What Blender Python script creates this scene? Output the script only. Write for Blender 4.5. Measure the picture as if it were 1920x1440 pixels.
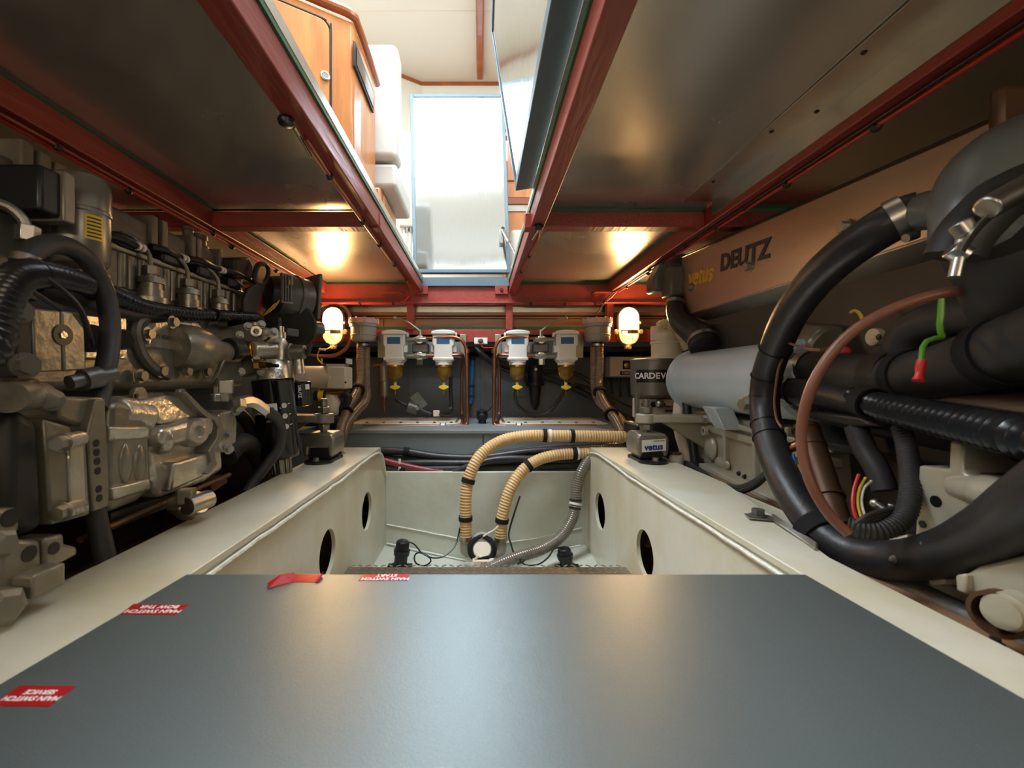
import bpy, bmesh, math, random
from mathutils import Vector, Matrix, Quaternion
random.seed(7)
sc = bpy.context.scene
for o in list(bpy.data.objects): bpy.data.objects.remove(o)
COL = sc.collection
PI = math.pi
# ------------------------------------------------------------------ camera, world, lights, exposure
# world frame: camera at the origin, +Y towards the far bulkhead, +Z up (metres)
F, VX, VY = 820.0, 900.0, 715.0
cam = bpy.data.cameras.new('camera'); camo = bpy.data.objects.new('camera', cam); COL.objects.link(camo)
cam.sensor_width = 36; cam.lens = F*36/1920; cam.shift_x = (960-VX)/1920; cam.shift_y = -(720-VY)/1920
cam.clip_start = .02
camo.rotation_euler = (PI/2, 0, 0); sc.camera = camo
cam.dof.use_dof = True; cam.dof.focus_distance = 1.9; cam.dof.aperture_fstop = 6.0
vs = sc.view_settings
vs.view_transform = 'Standard'; vs.look = 'None'; vs.gamma = 1; vs.use_curve_mapping = False; vs.exposure = 0.76
w = bpy.data.worlds.new('sky'); sc.world = w; w.use_nodes = True
bg = w.node_tree.nodes['Background']
SKY = 2.6
bg.inputs[0].default_value = (.80, .90, 1.0, 1); bg.inputs[1].default_value = SKY
def window_light(loc, direction, sx, sy, power):
    l = bpy.data.lights.new('window_daylight', 'AREA'); l.shape = 'RECTANGLE'; l.size = sx; l.size_y = sy
    l.energy = power; l.color = (.82, .91, 1.0)
    o = bpy.data.objects.new('window_daylight', l); COL.objects.link(o)
    o.location = loc; o.rotation_euler = Vector(direction).to_track_quat('-Z', 'Z').to_euler()
WINP = 26
window_light((-1.66, 1.0, 1.85), (1, 0, -.15), 3.0, .6, WINP)
window_light((1.66, 1.0, 1.85), (-1, 0, -.15), 3.0, .6, WINP)
window_light((-.68, 1.30, 2.58), (0, .001, -1), 1.9, 1.0, 135)      # added skylight, unseen, brightening the room through the floor hatch
LAMP_E = 105
FILL_E = 13  # emission of the added fill lights behind the camera

# ------------------------------------------------------------------ helpers
def lin(r, g, b):
    f = lambda c: (c/255/12.92) if c/255 <= .04045 else ((c/255+.055)/1.055)**2.4
    return (f(r), f(g), f(b), 1)
def A(px, py, Y): return Vector(((px-VX)/F*Y, Y, (VY-py)/F*Y))           # photo pixel at depth Y
def S(px, py, X): return A(px, py, X*F/(px-VX))                            # photo pixel on plane x = X
def Hh(px, py, Z): return A(px, py, Z*F/(VY-py))                           # photo pixel on plane z = Z
def V(*a): return Vector(a)

def mat(name, col, rough=.5, metal=0., nscale=0., namt=0., bscale=0., bamt=0., coat=0., stretch=None, col2=None, rvar=0., emit=0., trans=0., alpha=1., wave=None, ior=1.45):
    m = bpy.data.materials.new(name); m.use_nodes = True
    nt = m.node_tree; N = nt.nodes; L = nt.links; b = N['Principled BSDF']
    b.inputs['Base Color'].default_value = col; b.inputs['Roughness'].default_value = rough; b.inputs['Metallic'].default_value = metal
    b.inputs['Coat Weight'].default_value = coat; b.inputs['IOR'].default_value = ior
    if trans: b.inputs['Transmission Weight'].default_value = trans
    if alpha < 1: b.inputs['Alpha'].default_value = alpha
    if emit:
        b.inputs['Emission Color'].default_value = col; b.inputs['Emission Strength'].default_value = emit
    tc = N.new('ShaderNodeTexCoord'); mp = N.new('ShaderNodeMapping'); L.new(tc.outputs['Object'], mp.inputs[0])
    if stretch: mp.inputs['Scale'].default_value = stretch
    if nscale:
        n = N.new('ShaderNodeTexNoise'); n.inputs['Scale'].default_value = nscale; n.inputs['Detail'].default_value = 6; n.inputs['Roughness'].default_value = .6
        L.new(mp.outputs[0], n.inputs['Vector'])
        mx = N.new('ShaderNodeMix'); mx.data_type = 'RGBA'
        c2 = col2 or tuple(c*(1-namt) for c in col[:3])+(1,)
        mx.inputs['A'].default_value = col; mx.inputs['B'].default_value = c2
        rp = N.new('ShaderNodeMapRange'); rp.inputs['From Min'].default_value = .38; rp.inputs['From Max'].default_value = .68
        L.new(n.outputs['Fac'], rp.inputs['Value']); L.new(rp.outputs[0], mx.inputs['Factor']); L.new(mx.outputs['Result'], b.inputs['Base Color'])
        if rvar:
            r2 = N.new('ShaderNodeMapRange'); r2.inputs['From Min'].default_value = .3; r2.inputs['From Max'].default_value = .7
            r2.inputs['To Min'].default_value = max(0, rough-rvar); r2.inputs['To Max'].default_value = rough+rvar
            L.new(n.outputs['Fac'], r2.inputs['Value']); L.new(r2.outputs[0], b.inputs['Roughness'])
    if bscale:
        n2 = N.new('ShaderNodeTexNoise'); n2.inputs['Scale'].default_value = bscale; n2.inputs['Detail'].default_value = 4
        L.new(mp.outputs[0], n2.inputs['Vector'])
        bp = N.new('ShaderNodeBump'); bp.inputs['Strength'].default_value = bamt; bp.inputs['Distance'].default_value = .01
        L.new(n2.outputs['Fac'], bp.inputs['Height']); L.new(bp.outputs[0], b.inputs['Normal'])
    return m
M = {}
M['red'] = mat('red_lead_paint', lin(138, 52, 42), .42, nscale=9, namt=.18, bscale=60, bamt=.25, stretch=(1, .12, 1))
M['alu'] = mat('brushed_aluminium', lin(208, 202, 192), .26, .82, nscale=1.6, namt=.08, bscale=1.7, bamt=.16, rvar=.05)
M['alu_lid'] = mat('lid_aluminium', lin(206, 212, 216), .10, 1, nscale=30, namt=.06, bscale=1.6, bamt=.10, rvar=.03, stretch=(8, 1, .5))
M['alu_strip'] = mat('aluminium_strip', lin(205, 200, 190), .33, 1, nscale=14, namt=.1)
M['frame'] = mat('blue_grey_lid_frame', lin(84, 104, 112), .5, nscale=8, namt=.1)
M['green'] = mat('green_rubber_seal', lin(62, 104, 70), .55, nscale=20, namt=.25)
M['cream'] = mat('cream_paint', lin(208, 206, 190), .33, nscale=3.6, col2=lin(194, 184, 152), bscale=22, bamt=.12, coat=.2)
M['bilge'] = mat('pale_green_bilge_paint', lin(200, 203, 190), .38, nscale=4, col2=lin(184, 186, 168), bscale=14, bamt=.25)
M['weld'] = mat('painted_weld', lin(222, 220, 206), .3, bscale=70, bamt=.8)
M['tank'] = mat('grey_tank_paint', lin(120, 128, 130), .38, nscale=5, namt=.12, bscale=18, bamt=.1)
M['bulk'] = mat('grey_bulkhead_paint', lin(104, 113, 120), .42, nscale=3, namt=.14, bscale=12, bamt=.1)
M['cover'] = mat('cream_hatch_paint', lin(214, 205, 184), .35, nscale=9, namt=.08)
M['panel'] = mat('grey_satin_sheet', lin(104, 112, 111), .38, .5, nscale=620, namt=.16, bscale=520, bamt=.06, rvar=.06)
M['tread'] = mat('tread_aluminium', lin(176, 164, 148), .34, 1, nscale=20, namt=.15)
M['wood'] = mat('cherry_wood', lin(196, 128, 66), .32, nscale=3.2, col2=lin(166, 98, 46), coat=.35, stretch=(6, 6, .8))
M['wood2'] = mat('dark_cherry_trim', lin(158, 84, 38), .32, nscale=6, col2=lin(124, 62, 28), coat=.35)
M['board'] = mat('varnished_board', lin(152, 112, 78), .4, nscale=5, col2=lin(118, 82, 56), stretch=(.5, 6, 9))
M['ceil'] = mat('cream_headliner', lin(212, 207, 191), .45)
M['vinyl'] = mat('white_vinyl', lin(196, 192, 182), .45, bscale=9, bamt=.25)
M['white'] = mat('white_plastic', lin(216, 212, 204), .38)
M['offwhite'] = mat('ivory_plastic', lin(212, 200, 176), .42)
M['rubber'] = mat('black_rubber', lin(42, 41, 42), .42, nscale=14, col2=lin(30, 29, 29), bscale=120, bamt=.08)
M['rubber2'] = mat('matt_black_hose', lin(50, 49, 48), .55, nscale=10, col2=lin(36, 35, 34))
M['black'] = mat('black_plastic', lin(22, 22, 24), .38)
M['loomblack'] = mat('glossy_black_loom', lin(34, 34, 36), .24)
M['blackgloss'] = mat('black_gloss_can', lin(12, 12, 15), .18, coat=.5)
M['velcro'] = mat('black_webbing', lin(16, 16, 18), .9)
M['dark'] = mat('dark_iron', lin(48, 45, 41), .5, .3, nscale=12, namt=.3)
M['eng'] = mat('left_engine_grey_paint', lin(134, 128, 113), .33, .4, nscale=7, col2=lin(110, 104, 90), bscale=45, bamt=.18)
M['eng_d'] = mat('dark_grey_casting', lin(98, 96, 92), .4, .4, nscale=9, namt=.2, bscale=50, bamt=.15)
M['eng_l'] = mat('silver_casting', lin(200, 195, 182), .27, .65, nscale=11, col2=lin(172, 166, 150), bscale=60, bamt=.22)
M['engr'] = mat('right_engine_beige_paint', lin(176, 171, 152), .32, .15, nscale=6, col2=lin(158, 150, 128), bscale=40, bamt=.16)
M['hx'] = mat('blue_grey_enamel', lin(184, 196, 202), .3, .15, nscale=9, namt=.05)
M['innards'] = mat('dark_engine_block', lin(62, 60, 56), .5, .2, nscale=8, namt=.3)
M['canister'] = mat('grey_canister', lin(128, 126, 118), .34, .7)
M['turbo'] = mat('grey_elbow_paint', lin(104, 110, 110), .36, .2, nscale=6, namt=.08)
M['steel'] = mat('bright_zinc', lin(172, 170, 162), .34, 1, nscale=30, namt=.12)
M['steel_d'] = mat('dull_zinc', lin(150, 146, 134), .38, .9, nscale=22, namt=.2)
M['copper'] = mat('copper_pipe', lin(152, 100, 76), .36, .9, nscale=10, col2=lin(124, 76, 56), rvar=.06)
M['brass'] = mat('brass', lin(190, 148, 70), .28, 1)
M['plate'] = mat('brushed_cover_plate', lin(190, 172, 156), .36, 1, nscale=18, namt=.12, bscale=5, bamt=.1, stretch=(1, .25, 1))
M['tan'] = mat('tan_ribbed_hose', lin(206, 172, 120), .5, nscale=12, col2=lin(190, 150, 98))
M['clear'] = mat('smoky_clear_hose', lin(132, 112, 88), .2, nscale=8, col2=lin(112, 92, 70), coat=.5)
M['clear2'] = mat('grey_clear_hose', lin(112, 104, 92), .2, nscale=8, col2=lin(92, 86, 74), coat=.5)
M['rib'] = mat('hose_wire_helix', lin(196, 178, 150), .3)
M['yellow'] = mat('yellow_plastic', lin(236, 196, 30), .35)
M['blue'] = mat('blue_label', lin(24, 84, 128), .4)
M['bluehose'] = mat('blue_hose', lin(34, 110, 170), .35)
M['redlab'] = mat('red_label', lin(160, 22, 26), .3)
M['lettering'] = mat('white_lettering', lin(238, 226, 222), .5)
M['navy'] = mat('navy_lettering', lin(28, 52, 120), .5)
M['gold'] = mat('yellow_lettering', lin(210, 158, 54), .4)
M['ink'] = mat('dark_lettering', lin(48, 50, 58), .4)
M['amber'] = mat('amber_bowl', lin(206, 160, 62), .08, trans=.75)
M['fuel'] = mat('dark_amber_fuel', lin(96, 70, 30), .15)
M['glass'] = mat('lamp_glass', lin(240, 226, 196), .1, trans=.8)
M['lampglow'] = mat('lamp_glow', lin(255, 206, 140), .4, emit=LAMP_E)
M['strip'] = mat('fill_light_diffuser', lin(255, 232, 200), .4, emit=FILL_E)  # glow of the added, unseen fill lights
M['lampbase'] = mat('lamp_reflector', lin(200, 180, 140), .4)
M['lampmetal'] = mat('lamp_cage_metal', lin(196, 180, 150), .35, .7)
M['clearcap'] = mat('clear_pink_cap', lin(236, 214, 208), .12, trans=.55)
M['pot'] = mat('grey_plastic_pot', lin(150, 144, 134), .42)
M['card'] = mat('grey_painted_can', lin(118, 112, 104), .36, .4, nscale=16, namt=.06)
M['wirered'] = mat('red_wire', lin(190, 40, 36), .4)
M['wireyel'] = mat('yellow_wire', lin(206, 180, 60), .4)
M['wiregrn'] = mat('green_wire', lin(92, 150, 44), .4)
M['brown'] = mat('brown_cable', lin(120, 76, 58), .42)
M['bronze'] = mat('wrapped_bronze_pipe', lin(92, 66, 44), .5, .4, nscale=8, namt=.35)
M['hull'] = mat('dark_brown_bilge', lin(84, 64, 46), .6, nscale=4, col2=lin(52, 40, 30))
M['hullwall'] = mat('dark_hull_side', lin(70, 66, 60), .6)
M['plywood'] = mat('ply_board', lin(146, 112, 82), .6, nscale=5, col2=lin(110, 84, 60))
M['cage'] = mat('polished_rod', lin(220, 220, 222), .12, 1)
def window_glass():
    m = bpy.data.materials.new('window_glass'); m.use_nodes = True
    N = m.node_tree.nodes; L = m.node_tree.links; N.clear()
    o = N.new('ShaderNodeOutputMaterial'); mx = N.new('ShaderNodeMixShader'); t = N.new('ShaderNodeBsdfTransparent'); g = N.new('ShaderNodeBsdfGlossy')
    g.inputs['Roughness'].default_value = .02; mx.inputs[0].default_value = .06
    L.new(t.outputs[0], mx.inputs[1]); L.new(g.outputs[0], mx.inputs[2]); L.new(mx.outputs[0], o.inputs[0]); return m
M['winglass'] = window_glass()

ORI = {}      # object name -> world position of its thing
def thing(name, label, cat, loc=(0, 0, 0), group=None):
    o = bpy.data.objects.new(name, None); COL.objects.link(o); o.empty_display_size = .05
    o.location = loc; o['label'] = label; o['category'] = cat
    if group: o['group'] = group
    ORI[o.name] = Vector(loc); return o
def tag(o, label, cat, group=None):
    o['label'] = label; o['category'] = cat
    if group: o['group'] = group
    return o
def struct(o): o['kind'] = 'structure'; return o

class B:
    def __init__(s): s.b = bmesh.new()
    def poly(s, vs, faces):
        v = [s.b.verts.new(p) for p in vs]
        for f in faces:
            try: s.b.faces.new([v[i] for i in f])
            except ValueError: pass
        return s
    def box(s, a, b):
        x0, x1 = sorted((a[0], b[0])); y0, y1 = sorted((a[1], b[1])); z0, z1 = sorted((a[2], b[2]))
        return s.poly([(x0,y0,z0),(x1,y0,z0),(x1,y1,z0),(x0,y1,z0),(x0,y0,z1),(x1,y0,z1),(x1,y1,z1),(x0,y1,z1)],
                      [(0,3,2,1),(4,5,6,7),(0,1,5,4),(1,2,6,5),(2,3,7,6),(3,0,4,7)])
    def obox(s, c, size, x=(1,0,0), z=(0,0,1)):
        x = Vector(x).normalized(); z = Vector(z); y = z.cross(x).normalized(); z = x.cross(y).normalized(); c = Vector(c)
        P = []
        for dz in (-.5, .5):
            for dx, dy in ((-.5,-.5),(.5,-.5),(.5,.5),(-.5,.5)):
                P.append(c+x*dx*size[0]+y*dy*size[1]+z*dz*size[2])
        return s.poly(P, [(0,3,2,1),(4,5,6,7),(0,1,5,4),(1,2,6,5),(2,3,7,6),(3,0,4,7)])
    def prism(s, pts, off):
        n = len(pts); off = Vector(off); p = [Vector(q) for q in pts]
        return s.poly(p+[q+off for q in p], [tuple(range(n-1, -1, -1)), tuple(range(n, 2*n))]+[(i, (i+1) % n, n+(i+1) % n, n+i) for i in range(n)])
    def lathe(s, o, axis, prof, n=20):
        o = Vector(o); a = Vector(axis).normalized(); u = a.orthogonal().normalized(); v = a.cross(u)
        rings = []
        for t, r in prof:
            rings.append([s.b.verts.new(o+a*t+(u*math.cos(2*PI*k/n)+v*math.sin(2*PI*k/n))*max(r, 1e-5)) for k in range(n)])
        for i in range(len(rings)-1):
            for k in range(n):
                s.b.faces.new((rings[i][k], rings[i][(k+1) % n], rings[i+1][(k+1) % n], rings[i+1][k]))
        if prof[0][1] > 1e-4: s.b.faces.new(list(reversed(rings[0])))
        if prof[-1][1] > 1e-4: s.b.faces.new(rings[-1])
        return s
    def cyl(s, a, b, r, r2=None, n=16):
        a = Vector(a); b = Vector(b); return s.lathe(a, b-a, [(0, r), ((b-a).length, r if r2 is None else r2)], n)
    def ring(s, o, axis, r_out, r_in, h, n=24):
        return s.lathe(o, axis, [(0, r_in), (0, r_out), (h, r_out), (h, r_in), (0, r_in)], n)
    def ball(s, c, r, sc=(1,1,1), n=14):
        m = Matrix.Translation(Vector(c)) @ Matrix.Diagonal((r*sc[0], r*sc[1], r*sc[2], 1))
        bmesh.ops.create_uvsphere(s.b, u_segments=n, v_segments=max(6, n//2+2), radius=1, matrix=m); return s
    def tube(s, pts, r, n=12, rib=None, step=.012, smooth=True, caps=True, closed=False, flat=1.):
        P = path(pts, step if not rib else rib[0]/5, smooth, closed)
        N = len(P); T = []
        for i in range(N):
            T.append(((P[(i+1) % N] if closed else P[min(i+1, N-1)])-(P[i-1] if (closed or i) else P[0])).normalized())
        u = T[0].orthogonal().normalized(); rings = []; d = 0
        rr = (lambda f: r) if not isinstance(r, (list, tuple)) else (lambda f: lerp_list(r, f))
        for i in range(N):
            if i:
                q = T[i-1].rotation_difference(T[i]); u = q @ u; u = (u-T[i]*u.dot(T[i])).normalized(); d += (P[i]-P[i-1]).length
            v = T[i].cross(u); R = rr(i/max(1, N-1))
            if rib: R *= 1+rib[1]*math.cos(2*PI*d/rib[0])
            rings.append([s.b.verts.new(P[i]+(u*math.cos(2*PI*k/n)+v*math.sin(2*PI*k/n)*flat)*R) for k in range(n)])
        for i in range(N if closed else N-1):
            a = rings[i]; c = rings[(i+1) % N]
            for k in range(n): s.b.faces.new((a[k], a[(k+1) % n], c[(k+1) % n], c[k]))
        if caps and not closed:
            s.b.faces.new(list(reversed(rings[0]))); s.b.faces.new(rings[-1])
        return s
    def build(s, name, m, parent=None, bevel=0, seg=2, ang=35, origin=None, fix=True):
        if fix: bmesh.ops.recalc_face_normals(s.b, faces=s.b.faces)
        if parent is not None: loc = ORI[parent.name]
        else:
            xs = [v.co for v in s.b.verts]
            loc = Vector(origin) if origin else Vector(((min(v.x for v in xs)+max(v.x for v in xs))/2, (min(v.y for v in xs)+max(v.y for v in xs))/2, min(v.z for v in xs)))
        for v in s.b.verts: v.co -= loc
        me = bpy.data.meshes.new(name); s.b.to_mesh(me); s.b.free()
        me.materials.append(M[m] if isinstance(m, str) else m)
        for p in me.polygons: p.use_smooth = True
        me.set_sharp_from_angle(angle=math.radians(ang))
        o = bpy.data.objects.new(name, me); COL.objects.link(o)
        if parent is not None: o.parent = parent
        else: o.location = loc
        ORI[o.name] = loc
        if bevel:
            bv = o.modifiers.new('bevel', 'BEVEL'); bv.width = bevel; bv.segments = seg; bv.limit_method = 'ANGLE'; bv.angle_limit = math.radians(40); bv.harden_normals = False
        return o
def lerp_list(r, f):
    x = f*(len(r)-1); i = min(int(x), len(r)-2); return r[i]+(r[i+1]-r[i])*(x-i)
def path(pts, step=.012, smooth=True, closed=False):
    P = [Vector(p) for p in pts]
    if len(P) < 3 or not smooth:
        out = []
        for i in range(len(P)-1):
            k = max(1, int((P[i+1]-P[i]).length/step)) if smooth or step < .01 else 1
            out += [P[i].lerp(P[i+1], j/k) for j in range(k)]
        return out+[P[-1]]
    dense = []; n = len(P)
    for i in range(n if closed else n-1):
        g = (lambda j: P[j % n]) if closed else (lambda j: P[max(0, min(n-1, j))])
        p0, p1, p2, p3 = g(i-1), g(i), g(i+1), g(i+2)
        if not closed and i == 0: p0 = p1*2-p2
        if not closed and i == n-2: p3 = p2*2-p1
        for j in range(24):
            t = j/24
            dense.append(.5*((2*p1)+(p2-p0)*t+(2*p0-5*p1+4*p2-p3)*t*t+(3*p1-p0-3*p2+p3)*t**3))
    dense.append(P[0] if closed else P[-1])
    out = [dense[0]]; acc = 0
    for i in range(1, len(dense)):
        d = (dense[i]-dense[i-1]).length
        while acc+d >= step:
            f = (step-acc)/d; q = dense[i-1].lerp(dense[i], f); out.append(q)
            d -= step-acc; dense[i-1] = q; acc = 0
        acc += d
    if closed: return out
    if (out[-1]-P[-1]).length > step*.3: out.append(P[-1])
    return out
def band(pts, f, r, wid, name, m, parent, n=20, thick=.002):
    """a strap or clamp wrapped round the tube along pts at fraction f"""
    P = path(pts, .004); i = max(1, min(len(P)-2, int(f*(len(P)-1)))); a = (P[i+1]-P[i-1]).normalized()
    return B().lathe(P[i]-a*wid/2, a, [(0, r), (0, r+thick), (wid, r+thick), (wid, r), (0, r)], n).build(name, m, parent)
_bolt = {}
def bolt(p, d, r, parent, m='steel', h=None, washer=True, name='bolt'):
    key = (m, washer)
    if key not in _bolt:
        b = B().cyl((0,0,.15 if washer else 0), (0,0,.95), 1, n=6)
        if washer: b.cyl((0,0,0), (0,0,.16), 1.35, n=14)
        o = b.build(name, m, None, origin=(0,0,0)); _bolt[key] = o.data; bpy.data.objects.remove(o)
    o = bpy.data.objects.new(name, _bolt[key]); COL.objects.link(o); o.parent = parent
    o.location = Vector(p)-ORI[parent.name]; o.rotation_mode = 'QUATERNION'
    o.rotation_quaternion = Vector((0,0,1)).rotation_difference(Vector(d).normalized()); o.scale = (r, r, h or r*1.1)
    return o
def text(body, size, loc, xd, yd, m, parent, ext=.0006, name='lettering', shear=0., bold=0., align='CENTER', spacing=1.):
    cu = bpy.data.curves.new('t', 'FONT'); cu.body = body; cu.size = size; cu.extrude = ext; cu.align_x = align; cu.align_y = 'CENTER'
    cu.shear = shear; cu.offset = bold; cu.space_character = spacing; cu.resolution_u = 3
    t = bpy.data.objects.new('t', cu); COL.objects.link(t)
    dg = bpy.context.evaluated_depsgraph_get(); me = bpy.data.meshes.new_from_object(t.evaluated_get(dg))
    bpy.data.objects.remove(t); me.materials.clear(); me.materials.append(M[m])
    x = Vector(xd).normalized(); y = Vector(yd); z = x.cross(y).normalized(); y = z.cross(x)
    R = Matrix((x, y, z)).transposed().to_4x4()
    base = ORI[parent.name]
    me.transform(Matrix.Translation(Vector(loc)-base) @ R)
    o = bpy.data.objects.new(name, me); COL.objects.link(o); o.parent = parent; ORI[o.name] = base
    return o
def sp(pts, X, depth, name, m, parent, bevel=.004, seg=2):
    """a solid whose inboard face lies on the plane x = X with the given outline, running outboard by depth"""
    sgn = 1 if X > 0 else -1
    return B().prism([S(px, py, X) for px, py in pts], (sgn*depth, 0, 0)).build(name, m, parent, bevel, seg)
def tag1(b, name, m, label, cat, bevel=0, group=None, **k):
    return tag(b.build(name, m, None, bevel, **k), label, cat, group)
# ------------------------------------------------------------------ hull, bilge, bulkhead
ZB, ZP = .55, .62            # underside of the deck beams, underside of the deck panels
b = B()
b.prism([V(-.47, -1, -.79), V(0, -1, -.885), V(.52, -1, -.79), V(.52, -1, -.83), V(0, -1, -.93), V(-.47, -1, -.83)], (0, 4.1, 0))
struct(b.build('floor', 'bilge'))
for sx, nm in ((-1, 'floor_left'), (1, 'floor_right')):
    x0 = -.47 if sx < 0 else .52
    struct(B().prism([V(x0, -1, -.80), V(sx*1.62, -1, -.36), V(sx*1.62, -1, -.42), V(x0, -1, -.86)], (0, 4.1, 0)).build(nm, 'hull'))
    struct(B().box((sx*1.6, -1, -.5), (sx*1.66, 3.1, ZP)).build('wall_left' if sx < 0 else 'wall_right', 'hullwall'))
struct(B().box((-1.6, -1.02, -.95), (1.6, -.97, ZP)).build('wall_near', 'bulk'))
wf = struct(B().box((-1.6, 3.05, -.9), (1.6, 3.1, .37)).build('wall_far', 'bulk'))
for px in (905, 1010, 770):                                     # panel joints of the bulkhead, as thin raised seams
    x = A(px, 700, 3.05).x
    B().box((x-.0025, 3.047, -.25), (x+.0025, 3.05, .15)).build('joint_strip', 'tank', wf)
# transverse web at the front of the bilge, with its weld beads
wb = struct(B().box((-.47, 2.12, -.93), (.52, 2.135, -.44)).box((-.47, 2.1355, -.452), (.52, 2.246, -.441)).build('wall_bilge', 'bilge', bevel=.002))
def bead(p, r=.005, jit=.0012, **k):
    P = path(p, .05); return [q+V(random.uniform(-jit, jit), 0, random.uniform(-jit, jit)) for q in P]
bb = B()
bb.tube(bead([A(725, 983, 2.118), A(860, 1010, 2.118), A(902, 1022, 2.118)]), .004, 6)
bb.tube(bead([A(1090, 990, 2.118), A(1000, 1010, 2.118), A(906, 1022, 2.118)]), .004, 6)
bb.tube(bead([A(725, 1019, 2.112), A(873, 1051, 2.112)]), .005, 6).tube(bead([A(1090, 1022, 2.112), A(930, 1056, 2.112)]), .005, 6)
bb.build('weld_bead', 'weld', wb)
# engine bearers: flange, holed web, sloping end, weld
def bearer(sx, xi, xo_pts, label):
    t = thing('engine_bearer', label, 'engine bed', (xi, 1.0, -.85))
    zt = -.302
    out = [V(xi, -.6, zt), V(xi, 2.0, zt)]+[V(x, y, zt) for x, y in xo_pts]
    B().prism(out, (0, 0, -.014)).build('flange', 'cream', t, .002)
    xw = xi+sx*.004
    # web with two lightening holes, made as a grid polygon strip around each hole
    bm = bmesh.new()
    holes = [(S(617, 1037, -.455) if sx < 0 else S(1206, 1037, .505)), (S(690, 958, -.455) if sx < 0 else S(1123, 958, .505))]
    rads = [.07, .076]
    th = .012
    def loop(pts, x): return [bm.verts.new((x, p[0], p[1])) for p in pts]
    outer = [(-.6, -.84), (2.118, -.84), (2.118, -.455), (2.0, zt-.012), (-.6, zt-.012)]
    for x in (xw, xw+sx*th):
        es = []
        o = loop(outer, x)
        for i in range(len(o)): es.append(bm.edges.new((o[i], o[(i+1) % len(o)])))
        for h, r in zip(holes, rads):
            hv = loop([(h.y+r*math.cos(2*PI*k/32), h.z+r*math.sin(2*PI*k/32)) for k in range(32)], x)
            for i in range(32): es.append(bm.edges.new((hv[i], hv[(i+1) % 32])))
        bmesh.ops.triangle_fill(bm, use_beauty=True, use_dissolve=False, edges=es)
    bl = B(); bl.b.free(); bl.b = bm
    for h, r in zip(holes, rads):
        bl.lathe(V(xw, h.y, h.z), (sx, 0, 0), [(0, r), (th, r)], 32)
    # drop the caps that lathe adds
    bm.faces.ensure_lookup_table()
    for f in [f for f in bm.faces if len(f.verts) == 32]: bm.faces.remove(f)
    bl.build('web', 'cream', t)
    # sloping end plate and its drop
    xo = xo_pts[0][0]
    B().prism([V(xi, 2.0, zt-.001), V(xo, 2.0, zt-.001), V(xo, 2.118, -.455), V(xi, 2.118, -.455)], (0, -.012, -.006)).build('end_plate', 'cream', t, .0015)
    B().box((xo-sx*.012, -.6, -.62), (xo, 1.98, zt-.014)).build('outer_web', 'cream', t)
    B().tube(bead([V(xi-sx*.001, y, zt-.022) for y in (-.5, .3, .9, 1.4, 1.98)]+[V(xi-sx*.001, 2.112, -.46)], .0042), .0045, 6).build('weld_bead', 'weld', t)
    return t
bearer(-1, -.455, [(-.66, 2.0), (-.655, 1.6), (-.625, .5), (-.6, -.6)], 'cream painted steel engine bed on the left, rust streaks on top')
bearer(1, .505, [(.74, 2.0), (.73, 1.3), (.65, .95), (.60, .75), (.60, -.6)], 'cream painted steel engine bed on the right, thick black hose resting on it')
# inner plate closing the box behind the nearer lightening hole
for sx, x in ((-1, -.56), (1, .60)):
    B().box((x, .9, -.8), (x+sx*.006, 1.42, -.42)).build('inner_plate', 'cream', bpy.data.objects['engine_bearer' if sx < 0 else 'engine_bearer.001'])
# tread plate walkway with raised bars
tp = thing('tread_plate', 'checkered aluminium floor plate lying in the bilge beyond the grey sheet', 'floor plate', (0, 1.0, -.64))
B().box((-.448, .2, -.642), (.498, 1.49, -.632)).build('sheet', 'tread', tp, .002)
bm = B()
for i in range(36):
    for j in range(24):
        x = -.435+i*.026; y = .90+j*.026
        d = 1 if (i+j) % 2 else -1
        bm.obox((x, y, -.6315), (.017, .0055, .0018), (1, d*1.0, 0))
o = bm.build('tread_bar', 'alu_strip', tp); o['kind'] = 'stuff'
# foreground grey sheet with labels
gp = thing('switch_cover_sheet', 'large grey satin sheet spanning the two engine beds in the foreground', 'panel', (.02, .4, -.302))
B().prism([V(-.4545, .678, -.302), V(.504, .678, -.302), V(.516, .33, -.302), V(.53, -.3, -.302), V(-.49, -.3, -.302), V(-.4755, .42, -.302)], (0, 0, .003)).build('sheet', 'panel', gp, .001)
def label(pts, lines, lab, name='warning_label'):
    c = sum((Vector(p) for p in pts), Vector())/4
    t = thing(name, lab, 'label', (c.x, c.y, -.299))
    B().prism([Vector(p)+V(0, 0, .0) for p in pts], (0, 0, .0006)).build('sticker', 'redlab', t)
    wd = abs(pts[1][0]-pts[0][0])
    for k, s in enumerate(lines):
        text(s, .0115*wd/.08*1.05, V(c.x+wd*.03, c.y-.006*wd/.08+.0125*k*wd/.08, -.2982), (-1, 0, 0), (0, -1, 0), 'lettering', t, .0001, bold=.0002)
    return t
Z0 = -.299
label([Hh(672, 1089, Z0), Hh(764, 1088, Z0), Hh(768, 1077, Z0), Hh(680, 1078, Z0)], ['MAIN SWITCH', 'START'], 'red sticker lettered MAIN SWITCH START lying flat at the far edge of the sheet')
label([Hh(226, 1152, Z0), Hh(331, 1153, Z0), Hh(354, 1134, Z0), Hh(250, 1133, Z0)], ['MAIN SWITCH', 'BOW THR'], 'red two-line sticker on the left edge of the grey sheet, middle one')
label([Hh(-16, 1324, Z0), Hh(93, 1325, Z0), Hh(142, 1287, Z0), Hh(36, 1286, Z0)], ['MAIN SWITCH', 'SERVICE'], 'red two-line sticker at the near left corner of the grey sheet')
t = thing('peeling_label', 'creased red sticker peeling up and folded over at the sheet edge', 'label', Hh(555, 1090, Z0))
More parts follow.
